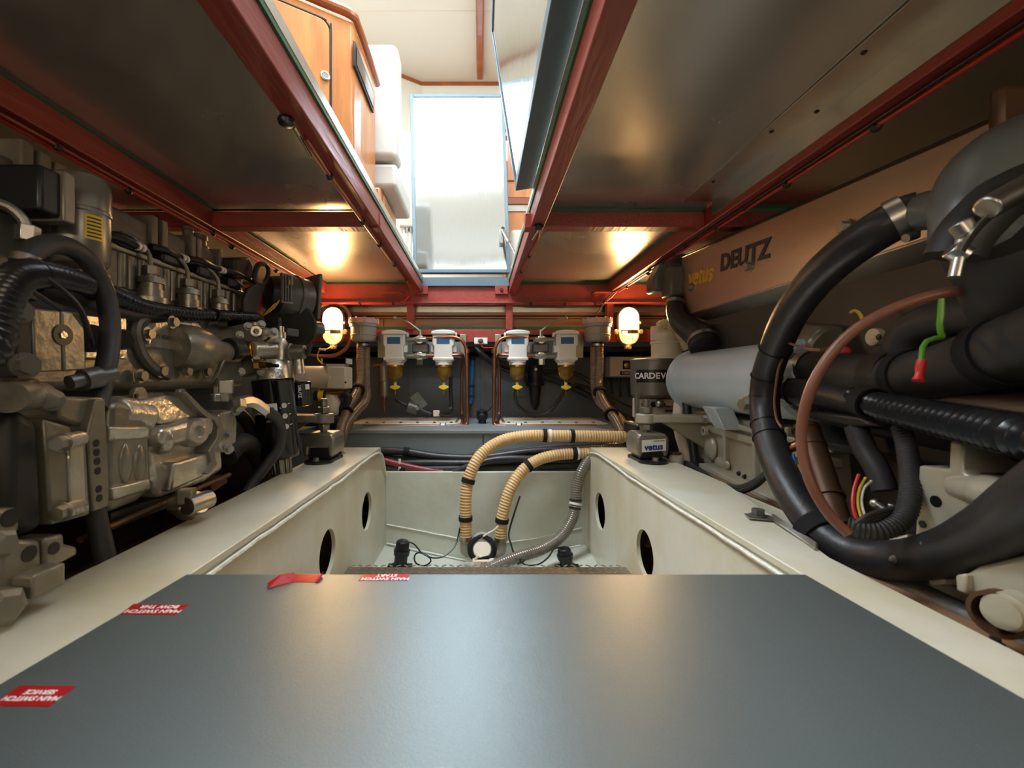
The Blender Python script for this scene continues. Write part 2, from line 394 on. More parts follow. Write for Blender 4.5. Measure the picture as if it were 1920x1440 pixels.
B().prism([Hh(548, 1092, Z0), Hh(592, 1092, Z0), Hh(606, 1077, Z0+.002), Hh(545, 1077, Z0)], (0, 0, .0006)).build('sticker', 'redlab', t)
p = [Hh(504, 1103, Z0+.002), Hh(550, 1092, Z0+.001), Hh(552, 1074, Z0+.008), Hh(525, 1078, Z0+.009), Hh(501, 1094, Z0+.003)]
B().poly(p+[q+V(0, 0, .0008) for q in p]+[sum(p, Vector())/5+V(0, 0, .007)], [(4, 3, 2, 1, 0), (5, 6, 10), (6, 7, 10), (7, 8, 10), (8, 9, 10), (9, 5, 10), (0, 1, 6, 5), (1, 2, 7, 6), (2, 3, 8, 7), (3, 4, 9, 8), (4, 0, 5, 9)]).build('folded_flap', 'redlab', t, ang=5)
B().prism([Hh(590, 1092, Z0+.001), Hh(597, 1092, Z0+.001), Hh(607, 1072, Z0+.006), Hh(603, 1078, Z0+.002)], (0, 0, .0006)).build('curled_corner', 'redlab', t)
# ------------------------------------------------------------------ deck beams (one welded frame)
fr = thing('beam_grid', 'brick red welded steel beams carrying the deck panels overhead', 'beam', (0, 1.5, ZB))
XB = {'ol': (-1.005, -.955), 'il': (-.411, -.359), 'ir': (.181, .229), 'or': (.80, .85)}
for k, (x0, x1) in XB.items():
    B().box((x0, -.9, ZB), (x1, 2.72, ZP-.008)).build('longitudinal_beam', 'red', fr, .003)
for x0, x1 in ((-1.6, -1.005), (-.955, -.411), (.229, .80), (.85, 1.6)):
    B().box((x0, 1.555, ZB), (x1, 1.61, ZP-.016)).build('cross_beam', 'red', fr, .003)
    B().box((x0, -.45, ZB), (x1, -.40, ZP-.016)).build('cross_beam', 'red', fr, .003)
B().box((-.359, .20, ZB), (.181, .25, ZP-.012)).build('cross_beam', 'red', fr, .003)
yb = 2.72
B().box((-1.6, yb, A(0, 568, yb).z), (1.6, yb+.05, ZP-.016)).box((-1.6, yb-.025, A(0, 570, yb).z), (1.6, yb+.05, A(0, 567, yb).z)).build('end_beam', 'red', fr, .003)
B().box((-1.6, yb+.02, A(0, 641, yb).z), (1.6, yb+.06, A(0, 617, yb).z)).build('lower_beam', 'red', fr, .003)
for px in (769, 955, 1145, 580):
    x = A(px, 0, yb).x
    B().box((x-.022, yb+.005, A(0, 618, yb).z), (x+.022, yb+.05, A(0, 569, yb).z)).build('post', 'red', fr, .003)
for px in (791, 940):
    c = A(px, 545, yb); B().box((c.x-.04, yb-.02, c.z-.026), (c.x+.04, yb, c.z+.03)).build('bracket', 'red', fr, .004)
    bolt(V(c.x, yb-.02, c.z), (0, -1, 0), .009, fr, 'dark')
for px in (706, 993):                                           # stub brackets where the hatch cross beam drops in
    c = A(px, 416, 1.585); B().box((c.x-.02, 1.555, ZB-.004), (c.x+.02, 1.605, ZP-.02)).build('bracket', 'red', fr, .003)
for sx, px in ((-1, 736), (1, 1130)):
    c = A(px, 548, yb); B().prism([V(c.x-.06, yb-.06, ZB-.002), V(c.x+.06, yb-.06, ZB-.002), V(c.x+.07, yb, ZB-.002), V(c.x-.07, yb, ZB-.002)], (0, 0, -.005)).build('gusset', 'red', fr)
# conduits clipped under the beams, one thing per run
def conduit(pts, r, name, m, label, clips):
    t = thing(name, label, 'conduit', pts[0])
    B().tube(pts, r, 8).build('tube', m, t)
    P = path(pts, .01)
    for f in clips:
        i = min(len(P)-2, int(f*len(P))); a = (P[i+1]-P[i]).normalized()
        B().lathe(P[i]-a*.006, a, [(0, r*1.9), (.012, r*1.9)], 10).ball(P[i]+V(0, 0, -.004), r*1.7, n=10).build('clip', 'dark', t)
    return t
zc = ZB-.006
conduit([V(-.995, .3, zc), V(-.995, 1.0, zc), V(-.997, 2.0, zc), V(-.99, 2.66, zc)], .006, 'cable_conduit', 'wirered', 'thin red conduit clipped under the outer left beam', (.24, .40, .62, .78, .93))
conduit([V(-.975, .3, zc), V(-.975, 2.66, zc)], .005, 'cable_conduit', 'red', 'second brick red conduit under the outer left beam', (.30, .55))
conduit([V(-.392, .98, zc), V(-.398, 1.2, zc), V(-.40, 1.6, zc), V(-.40, 2.4, zc), V(-.40, 2.68, zc-.01)], .005, 'cable_conduit', 'red', 'brick red conduit under the inner left hatch beam', (.11, .30, .45, .62, .80))
conduit([V(.842, .3, zc), V(.842, 1.2, zc), V(.842, 2.66, zc)], .006, 'cable_conduit', 'wirered', 'bright red conduit clipped under the outer right beam', (.27, .38, .53, .67, .80, .93))
conduit([V(.825, .3, zc), V(.825, 2.4, zc), V(.80, 2.66, zc-.01), V(.72, 2.69, .42)], .004, 'cable_conduit', 'dark', 'thin dark cable running beside the red conduit at right', (.42, .58, .72))
conduit([A(1012, 430, 1.58), A(1006, 455, 1.72), V(.212, 1.95, zc), V(.20, 2.4, zc), V(.21, 2.66, zc-.01)], .004, 'cable_conduit', 'red', 'brick red conduit under the inner right hatch beam', (.3, .55))
conduit([A(604, 569, 2.70), A(700, 569, 2.70), A(752, 567, 2.70), A(767, 556, 2.70)], .0055, 'cable_conduit', 'wirered', 'red conduit along the far beam left of the hatch', (.42, .80))
conduit([A(962, 556, 2.70), A(985, 569, 2.70), A(1120, 569, 2.70), A(1140, 562, 2.70), A(1155, 548, 2.68)], .0055, 'cable_conduit', 'red', 'red conduit along the far beam right of the hatch', (.20, .50, .78))
for px, py, Y, lab in ((537, 222, .98, 'small black round light fitting under the inner left beam'), (1010, 422, 1.57, 'small black round light fitting under the inner right beam')):
    c = Hh(px, py, ZB)
    t = thing('beam_light', lab, 'light fitting', c)
    B().lathe(c, (0, 0, -1), [(0, .016), (.006, .018), (.012, .016), (.016, .010), (.016, 0)], 18).build('housing', 'black', t)
    B().tube([c+V(.006, .02, -.006), c+V(.002, .07, -.006), c+V(-.004, .14, -.006)], .004, 8).build('cable', 'steel_d', t)
# ------------------------------------------------------------------ lift-out deck panels (aluminium underside)
def deck_panel(x0, x1, y0, y1, label, seals, strips=()):
    t = thing('deck_hatch', label, 'deck panel', ((x0+x1)/2, (y0+y1)/2, ZP))
    # slightly dished sheet, so its reflections waver
    b = B(); nx, ny = 14, 18; vs_ = []
    for j in range(ny+1):
        for i in range(nx+1):
            u, v = i/nx, j/ny
            z = ZP+.004*math.sin(PI*u)*math.sin(PI*v)+.0008*math.sin(7*u+3*v)*math.sin(5*v)
            vs_.append(b.b.verts.new((x0+(x1-x0)*u, y0+(y1-y0)*v, z)))
    for j in range(ny):
        for i in range(nx):
            k = j*(nx+1)+i; b.b.faces.new((vs_[k], vs_[k+nx+1], vs_[k+nx+2], vs_[k+1]))
    b.build('underside', 'alu', t, ang=60, fix=False)
    B().box((x0, y0, ZP+.006), (x1, y1, ZP+.024)).build('deck_board', 'plywood', t)
    for s in seals:
        B().box(s[0], s[1]).build('seal_strip', 'green', t)
    return t
def seals(x0, x1, y0, y1, which):
    out = []; zt, z0 = ZP+.001, ZP-.016
    if 'l' in which: out.append(((x0-.004, y0, z0), (x0+.012, y1, zt)))
    if 'r' in which: out.append(((x1-.012, y0, z0), (x1+.004, y1, zt)))
    if 'f' in which: out.append(((x0, y1-.006, z0-.002), (x1, y1+.012, zt)))
    return out
def DP(x0, x1, y0, y1, label, which): return deck_panel(x0, x1, y0, y1, label, seals(x0, x1, y0, y1, which))
DP(-.975, -.39, -.42, 1.575, 'wide aluminium deck panel overhead at left, nearest the hatch opening', 'l')
DP(-.975, -.39, 1.59, 2.735, 'lamp-lit aluminium deck panel overhead beyond the left cross beam', 'lf')
DP(-1.6, -.985, -.42, 1.575, 'aluminium deck panel over the near end of the left engine', '')
DP(-1.6, -.985, 1.59, 2.735, 'aluminium deck panel over the far end of the left engine', 'f')
nr = DP(.205, .815, -.42, 1.575, 'wide aluminium deck panel overhead at right with riveted edge strips', 'f')
DP(.205, .815, 1.59, 2.735, 'lamp-lit aluminium deck panel overhead beyond the right cross beam', 'rf')
DP(.83, 1.6, -.42, 1.575, 'dark aluminium deck panel over the near end of the right engine', 'f')
DP(.83, 1.6, 1.59, 2.735, 'aluminium deck panel over the far end of the right engine', 'f')
B().box((.205, -.4, ZP-.003), (.256, 1.50, ZP)).box((.70, -.4, ZP-.003), (.80, 1.50, ZP)).build('edge_strip', 'alu_strip', nr)
B().prism([V(.795, -.4, ZP-.05), V(.80, -.4, ZP-.05), V(.80, 1.5, ZP-.05), V(.795, 1.5, ZP-.05)], (0, 0, .048)).build('edge_angle', 'alu_strip', nr)
for x, y in ((.238, .62), (.238, .80), (.238, 1.02), (.238, 1.3), (.72, .62), (.72, .82), (.72, 1.08), (.72, 1.35), (.77, .7), (.77, 1.0)):
    bolt(V(x, y, ZP-.003), (0, 0, -1), .0042, nr, 'dark', name='screw', h=.003)
struct(B().box((-.985, -1.0, ZP+.002), (.985, .24, ZP+.03)).build('ceiling_near', 'plywood'))
B().box((-.362, .25, ZP-.008), (-.354, 2.70, ZP+.004)).build('seal_strip', 'green', fr)
B().box((.176, .25, ZP-.008), (.184, 2.70, ZP+.004)).build('seal_strip', 'green', fr)
# deck edge coaming (aluminium angle seen above the left seal) and deck floor of the wheelhouse beyond the beams
B().box((-.40, .25, ZP+.004), (-.353, 2.72, ZP+.03)).build('edge_angle', 'alu_strip', fr)
B().box((.175, .25, ZP+.004), (.215, 2.72, ZP+.024)).build('edge_angle', 'alu_strip', fr)
B().box((-.36, 2.70, ZP-.03), (.18, 2.745, ZP+.02)).build('hatch_sill', 'frame', fr)

# added fill lights, out of view on the bulkhead behind the photographer
for sx in (-1, 1):
    t = thing('fill_light', ('left' if sx < 0 else 'right')+' added white fill light on the unseen bulkhead behind the photographer', 'lamp', (sx*.8, -.95, .36))
    B().box((sx*.35, -.97, .36), (sx*1.25, -.93, .50)).build('housing', 'white', t, .004)
    B().box((sx*.37, -.93, .375), (sx*1.23, -.915, .485)).build('diffuser', 'strip', t, .004)
# ------------------------------------------------------------------ wheelhouse above the hatch
ZF = ZP+.03; ZC = 2.56; YW = 3.75
struct(B().box((-1.7, 2.735, ZF-.03), (1.7, YW, ZF)).build('floor_wheelhouse', 'plywood'))
struct(B().box((-1.7, -1.3, ZC), (1.7, .80, ZC+.04)).box((-1.7, 1.8, ZC), (1.7, YW+.1, ZC+.04)).box((-1.7, .65, ZC), (-1.66, 1.8, ZC+.04)).box((.28, .65, ZC), (1.7, 1.8, ZC+.04)).build('ceiling', 'ceil'))
sk = struct(B().box((-1.66, .65, ZC+.045), (.28, 1.8, ZC+.05)).build('window_5', 'winglass'))  # pane of the skylight added out of view for more daylight
def wall_y(y, xs, bands, name, m='ceil'):
    b = B()
    for z0, z1 in bands: b.box((xs[0], y, z0), (xs[1], y+.05, z1))
    return struct(b.build(name, m))
wl = struct(B().box((-1.75, -1.3, ZF), (-1.7, YW, 1.55)).box((-1.75, -1.3, 2.2), (-1.7, YW, ZC)).box((-1.75, -1.3, 1.5), (-1.7, -.9, 2.25)).box((-1.75, .95, 1.5), (-1.7, 1.05, 2.25)).box((-1.75, 2.7, 1.5), (-1.7, YW, 2.25)).build('wall_wheelhouse_left', 'ceil'))
wr = struct(B().box((1.7, -1.3, ZF), (1.75, YW, 1.55)).box((1.7, -1.3, 2.2), (1.75, YW, ZC)).box((1.7, -1.3, 1.5), (1.75, -.9, 2.25)).box((1.7, .95, 1.5), (1.75, 1.05, 2.25)).box((1.7, 2.7, 1.5), (1.75, YW, 2.25)).build('wall_wheelhouse_right', 'ceil'))
struct(B().box((-1.7, -1.35, ZF), (1.7, -1.3, 1.87)).box((-1.7, -1.35, 2.42), (1.7, -1.3, ZC)).box((-1.7, -1.35, 1.5), (-1.5, -1.3, 2.5)).box((1.5, -1.35, 1.5), (1.7, -1.3, 2.5)).build('wall_wheelhouse_near', 'ceil'))
# forward wall with window and wood slats, chamfered at its left end
fw = struct(B().box((-.5, YW, ZF), (1.7, YW+.05, 1.52)).box((-.5, YW, 2.1), (1.7, YW+.05, ZC)).box((.35, YW, 1.5), (1.7, YW+.05, 2.15)).build('wall_wheelhouse_far', 'ceil'))
cd = V(-1.2, -.75, 0).normalized()
struct(B().prism([V(-.5, YW, ZF), V(-1.7, YW-.75, ZF), V(-1.7, YW-.7, ZF), V(-.5, YW+.05, ZF)], (0, 0, 1.85-ZF)).prism([V(-.5, YW, 2.1), V(-1.7, YW-.75, 2.1), V(-1.7, YW-.7, 2.1), V(-.5, YW+.05, 2.1)], (0, 0, ZC-2.1)).build('wall_wheelhouse_chamfer', 'ceil'))
wn = struct(B().box((-.5, YW+.02, 1.5), (.36, YW+.026, 2.12)).build('window_1', 'winglass'))
B().box((-.5, YW-.01, 1.62), (.36, YW, 1.67)).box((-.5, YW-.01, 2.06), (.36, YW, 2.1)).build('window_frame', 'wood2', wn)
for n_, x in ((2, -1.725), (3, 1.725)):
    struct(B().box((x-.003, -.9, 1.5), (x+.003, 2.7, 2.25)).build('window_%d' % n_, 'winglass'))
struct(B().box((-1.5, -1.33, 1.6), (1.5, -1.326, 2.45)).build('window_4', 'winglass'))
struct(B().box((-.5, YW-.015, ZC-.025), (1.7, YW+.02, ZC)).prism([V(-.5, YW-.015, ZC-.025), V(-1.7, YW-.765, ZC-.025), V(-1.7, YW-.74, ZC-.025), V(-.5, YW+.01, ZC-.025)], (0, 0, .025)).build('trim_1', 'wood2'))
for z0, z1 in ((2.30, 2.40), (2.14, 2.22)):
    B().box((-.5, YW-.02, z0), (1.7, YW, z1)).build('wood_slat', 'wood', fw, .004)
struct(B().box((-.028, 1.85, ZC-.05), (.028, YW-.1, ZC)).build('trim_2', 'wood2', bevel=.012, seg=3))
struct(B().box((-1.7, 3.02, ZC-.003), (1.7, 3.024, ZC)).build('trim_3', 'offwhite'))
# left cabinet, angled end with door, dark stereo strip, top rail
cab = thing('saloon_cabinet', 'cherry wood cabinet with a rounded door standing left of the hatch', 'cabinet', (-.7, 1.7, ZF))
ZT = 1.30
P0, P1, P2 = V(-.45, 1.89, ZF), V(-.45, 1.556, ZF), V(-.95, 1.25, ZF)
B().prism([P0, P1, P2, V(-1.3, 1.25, ZF), V(-1.3, 1.89, ZF)], (0, 0, ZT-ZF-.02)).build('body', 'wood', cab, .012, 3)
e = (P2-P1).normalized(); nrm = V(e.y, -e.x, 0); nrm = nrm if nrm.y < 0 else -nrm
up = V(0, 0, 1)
def on(s_, z): return P1+e*s_+V(0, 0, z-ZF)+nrm*.004
dr = B()
def rrect(s0, s1, z0, z1, r, n=6):
    out = []
    for cx, cz, a0 in ((s1-r, z1-r, 0), (s0+r, z1-r, 90), (s0+r, z0+r, 180), (s1-r, z0+r, 270)):
        for k in range(n+1):
            a = math.radians(a0+90*k/n); out.append((cx+r*math.cos(a), cz+r*math.sin(a)))
    return out
rr = rrect(.085, .45, .72, 1.235, .035)
door = dr.prism([on(*q) for q in rr], nrm*.008).build('door', 'wood', cab, .003)
g = B().tube([on(*q)+nrm*.003 for q in rrect(.08, .455, .715, 1.24, .038)], .0035, 6, closed=True).build('door_groove', 'dark', cab)
kc = on(.10, (VY-147)/F*(P1+e*.10).y)+nrm*.008
B().lathe(kc, nrm, [(0, .016), (.004, .016), (.006, .011), (.004, .009), (.004, 0)], 20).build('latch', 'steel', door)
rail = [V(-.45, 1.91, ZT), V(-.45, 1.60, ZT), V(-.462, 1.548, ZT), V(-.56, 1.487, ZT), V(-.95, 1.25, ZT)]
B().tube(rail, .017, 10).build('top_rail', 'wood2', cab)
st = thing('stereo_panel', 'narrow black framed display strip on the side of the cherry cabinet', 'panel', (-.45, 1.68, 1.1))
def cs(px, py): return S(px, py, -.449)
q = [cs(660, 82), cs(697, 161), cs(699, 140), cs(663, 72)]
q = [V(-.449, 1.545, 1.115), V(-.449, 1.82, 1.115), V(-.449, 1.82, 1.205), V(-.449, 1.545, 1.205)]
B().prism(q, (.008, 0, 0)).build('bezel', 'black', st, .002)
B().box((-.441, 1.56, 1.13), (-.439, 1.805, 1.19)).build('screen', 'blackgloss', st)
# bench seat
se = thing('helm_seat', 'white upholstered bench seat beyond the cherry cabinet', 'seat', (-.62, 2.1, ZF))
def cushion(a, b_, name, bev=.03):
    o = B().box(a, b_).build(name, 'vinyl', se, bev, 4); return o
cushion((-.95, 1.93, .985), (-.365, 2.06, 1.50), 'backrest', .03)
c2 = B().prism([V(-.95, 1.95, .868), V(-.372, 1.95, .868), V(-.372, 1.95, .975), V(-.95, 1.95, .975)], (0, .40, 0)).build('seat_cushion', 'vinyl', se, .018, 3)
B().box((-.95, 1.93, ZF), (-.44, 2.3, .86)).build('base', 'wood', se, .01)
kd = B().box((-.44, 1.98, .67), (-.434, 2.26, .845)).build('locker_door', 'wood', se, .004)
B().lathe(V(-.434, 2.02, .78), (1, 0, 0), [(0, .012), (.005, .012), (.007, .008), (.007, 0)], 16).build('latch', 'steel', se)
ld = thing('pedestal_rods', 'cluster of polished steel rods standing left of the raised lid', 'rail', (-.46, 2.9, ZF))
for i, x in enumerate((-.50, -.475, -.455, -.43)):
    B().cyl((x, 2.9+.02*i, ZF), (x, 2.9+.02*i, 1.02), .008, n=10).build('rod', 'cage', ld)
B().box((-.53, 2.87, 1.01), (-.40, 2.99, 1.03)).build('cap_plate', 'cage', ld, .004)
# galley cabinet right of the raised lid
gc = thing('galley_cabinet', 'cherry wood cabinet with a grey vent grille right of the raised lid', 'cabinet', (.55, 3.3, ZF))
B().box((.19, 3.2, ZF), (1.1, 3.7, 1.62)).build('body', 'wood', gc, .006)
def gy(py): return (VY-py)/F*3.2
B().box((.19, 3.18, gy(385)), (1.1, 3.2, gy(372))).build('ledge', 'wood2', gc, .004)
B().box((.2, 3.19, gy(397)), (1.09, 3.2, gy(383))).build('vent_grille', 'steel_d', gc)
B().box((.2, 3.186, gy(372)), (.62, 3.2, gy(345))).build('drawer', 'wood', gc, .004)
B().box((.2, 3.186, gy(340)), (.62, 3.2, gy(250))).build('door', 'wood', gc, .004)
B().box((.2, 3.186, gy(445)), (.62, 3.2, gy(400))).build('door', 'wood', gc, .004)
ws = thing('white_stool', 'white rounded cushion stool behind the hatch, right of the lid', 'stool', (.36, 3.0, ZF))
B().box((.2, 2.86, ZF), (.55, 3.15, 1.0)).build('cushion', 'vinyl', ws, .03, 4)
rw = thing('curved_coaming', 'white curved panel standing beside the right hatch beam', 'panel', (.24, 2.2, ZF))
B().prism([V(.235, 1.62, ZF), V(.235, 2.6, ZF), V(.235, 2.6, .80), V(.235, 1.9, .84), V(.235, 1.7, .93), V(.235, 1.62, 1.05)], (.03, 0, 0)).build('side_panel', 'vinyl', rw, .004)
# ------------------------------------------------------------------ the two raised hatch lids
def lid(name, label, O, ux, uy, wd, hh, th, loc):
    """O: inner lower corner of the aluminium face, ux along the hinge, uy up the lid; thickness runs behind the face"""
    t = thing(name, label, 'hatch lid', loc)
    ux = Vector(ux).normalized(); uy = Vector(uy).normalized(); n = ux.cross(uy).normalized()     # n points out of the face
    b = B(); nx, ny = 10, 16; vv = []
    m_ = .022
    for j in range(ny+1):
        for i in range(nx+1):
            u, v = m_+(wd-2*m_)*i/nx, m_+(hh-2*m_)*j/ny
            bow = .003*math.sin(PI*i/nx)*math.sin(PI*j/ny)
            vv.append(b.b.verts.new(O+ux*u+uy*v-n*(.004+bow)))
    for j in range(ny):
        for i in range(nx):
            k = j*(nx+1)+i; b.b.faces.new((vv[k], vv[k+1], vv[k+nx+2], vv[k+nx+1]))
    b.build('aluminium_face', 'alu_lid', t, ang=60, fix=False)
    def bar(u0, u1, v0, v1, nm='frame_bar'):
        B().prism([O+ux*u0+uy*v0, O+ux*u1+uy*v0, O+ux*u1+uy*v1, O+ux*u0+uy*v1], -n*th).build(nm, 'frame', t, .002)
    bar(0, m_, 0, hh); bar(wd-m_, wd, 0, hh); bar(m_, wd-m_, 0, m_); bar(m_, wd-m_, hh-m_, hh)
    B().prism([O+ux*m_+uy*m_-n*.012, O+ux*(wd-m_)+uy*m_-n*.012, O+ux*(wd-m_)+uy*(hh-m_)-n*.012, O+ux*m_+uy*(hh-m_)-n*.012], -n*(th-.014)).build('core_board', 'plywood', t)
    return t, n
yl = 2.70
l1, n1 = lid('hatch_lid', 'upright aluminium hatch lid standing at the far end of the opening, sunlit', A(775, 511, yl), A(957, 511, yl)-A(775, 511, yl), A(768, 170, yl+.08)-A(775, 511, yl), .60, 1.16, .04, (-.1, yl, ZP))
xx = V(0, -1, 0)
l2, n2 = lid('hatch_lid', 'long aluminium hatch lid tilted up along the right hatch beam', V(.121, 1.485, .646), (0, -1, 0), (-.085, 0, .54), 1.18, .55, .058, (.15, .9, ZP))
# lid stay
gs = thing('gas_strut', 'small chrome stay between the upright lid and the right beam', 'strut', A(955, 455, 2.6))
a, c = A(943, 432, 2.68), A(968, 479, 2.45)
B().cyl(a, a.lerp(c, .5), .011, n=14).build('cylinder', 'steel', gs)
B().cyl(a.lerp(c, .45), c, .006, n=12).ball(c, .012).build('rod', 'steel', gs)
B().obox(A(940, 443, 2.685), (.022, .006, .085), (1, 0, 0)).build('mount_plate', 'steel_d', gs, .002)
bolt(A(943, 428, 2.68), (0, -1, 0), .008, gs, 'dark')
# ------------------------------------------------------------------ tank, boards and gear on the far bulkhead
ZTK = -.252
tk = thing('fuel_tank', 'grey painted steel tank across the far end, cream hatches bolted on top', 'tank', (0, 2.6, -.62))
B().box((-1.2, 2.25, -.62), (1.25, 3.04, ZTK)).build('body', 'tank', tk, .004)
B().box((-1.2, 2.238, ZTK-.016), (1.25, 2.30, ZTK+.002)).build('top_rim', 'tank', tk, .002)
B().box((A(905, 0, 2.24).x, 2.246, -.6), (A(905, 0, 2.24).x+.004, 2.25, ZTK-.02)).build('seam', 'dark', tk)
for sx, (pa, pb) in ((-1, (655, 862)), (1, (938, 1140))):
    y0, y1 = 2.515, 2.93
    xa = A(pa, 0, y0).x; xb = A(pb, 0, y0).x
    ca = .07
    if sx < 0: pts = [V(xa, y0, ZTK+.001), V(xb-.03, y0, ZTK+.001), V(xb, y0+.04, ZTK+.001), V(xb, y1-.04, ZTK+.001), V(xb-.04, y1, ZTK+.001), V(xa, y1, ZTK+.001)]
    else: pts = [V(xa+.03, y0, ZTK+.001), V(xb, y0, ZTK+.001), V(xb, y1, ZTK+.001), V(xa+.04, y1, ZTK+.001), V(xa, y1-.04, ZTK+.001), V(xa, y0+.04, ZTK+.001)]
    B().prism(pts, (0, 0, .009)).build('tank_hatch', 'cover', tk, .003)
    for k in range(6):
        x = xb-.05-k*.098 if sx < 0 else xa+.05+k*.098
        bolt(V(x, y0+.022, ZTK+.010), (0, 0, 1), .008, tk, 'steel_d')
        bolt(V(x, y1-.03, ZTK+.010), (0, 0, 1), .008, tk, 'steel_d')
    for k in range(4):
        x = (xb-.022) if sx < 0 else (xa+.022)
        bolt(V(x, y0+.06+k*.09, ZTK+.010), (0, 0, 1), .008, tk, 'steel_d')
# boards behind the open strip over the bulkhead
Y8 = 2.82
bd = thing('locker_front', 'varnished wood and aluminium boards seen between the red far beams', 'boards', (0, Y8, .37))
def zz(py): return (VY-py)/F*Y8
for (p0, p1, m_, dy, nm) in ((570, 586, 'alu_strip', 0, 'metal_strip'), (586, 592, 'board', -.015, 'ledge'), (592, 594, 'dark', .004, 'groove'), (594, 597, 'board', -.004, 'board'), (597, 598.5, 'dark', .004, 'groove'), (598.5, 613, 'board', -.006, 'board'), (613, 618, 'green', -.012, 'seal_strip')):
    B().box((-1.5, Y8+dy, zz(p1)), (1.5, Y8+.03, zz(p0))).build(nm, m_, bd, .0012)
xg = A(720, 0, Y8).x; B().box((xg-.002, Y8-.008, zz(612)), (xg+.002, Y8, zz(599))).build('joint', 'dark', bd)
struct(B().box((-1.6, Y8+.03, .36), (1.6, Y8+.06, ZP)).build('trim_4', 'bulk'))
# dark cable tray under the lower beam
ct = thing('cable_tray', 'dark cable tray running across the bulkhead under the red beam', 'tray', (0, 2.98, .1))
B().box((-1.5, 2.93, .165), (1.5, 3.05, .20)).box((-1.5, 2.93, .165), (1.5, 2.94, .235)).build('tray', 'dark', ct, .003)
for i, (z, y) in enumerate(((.215, 2.955), (.225, 2.98), (.215, 3.01))):
    B().tube([V(-1.5, y, z), V(-.4, y, z+.008), V(.5, y, z-.004), V(1.5, y, z+.004)], .013, 8, step=.05).build('cable', 'rubber2', ct)
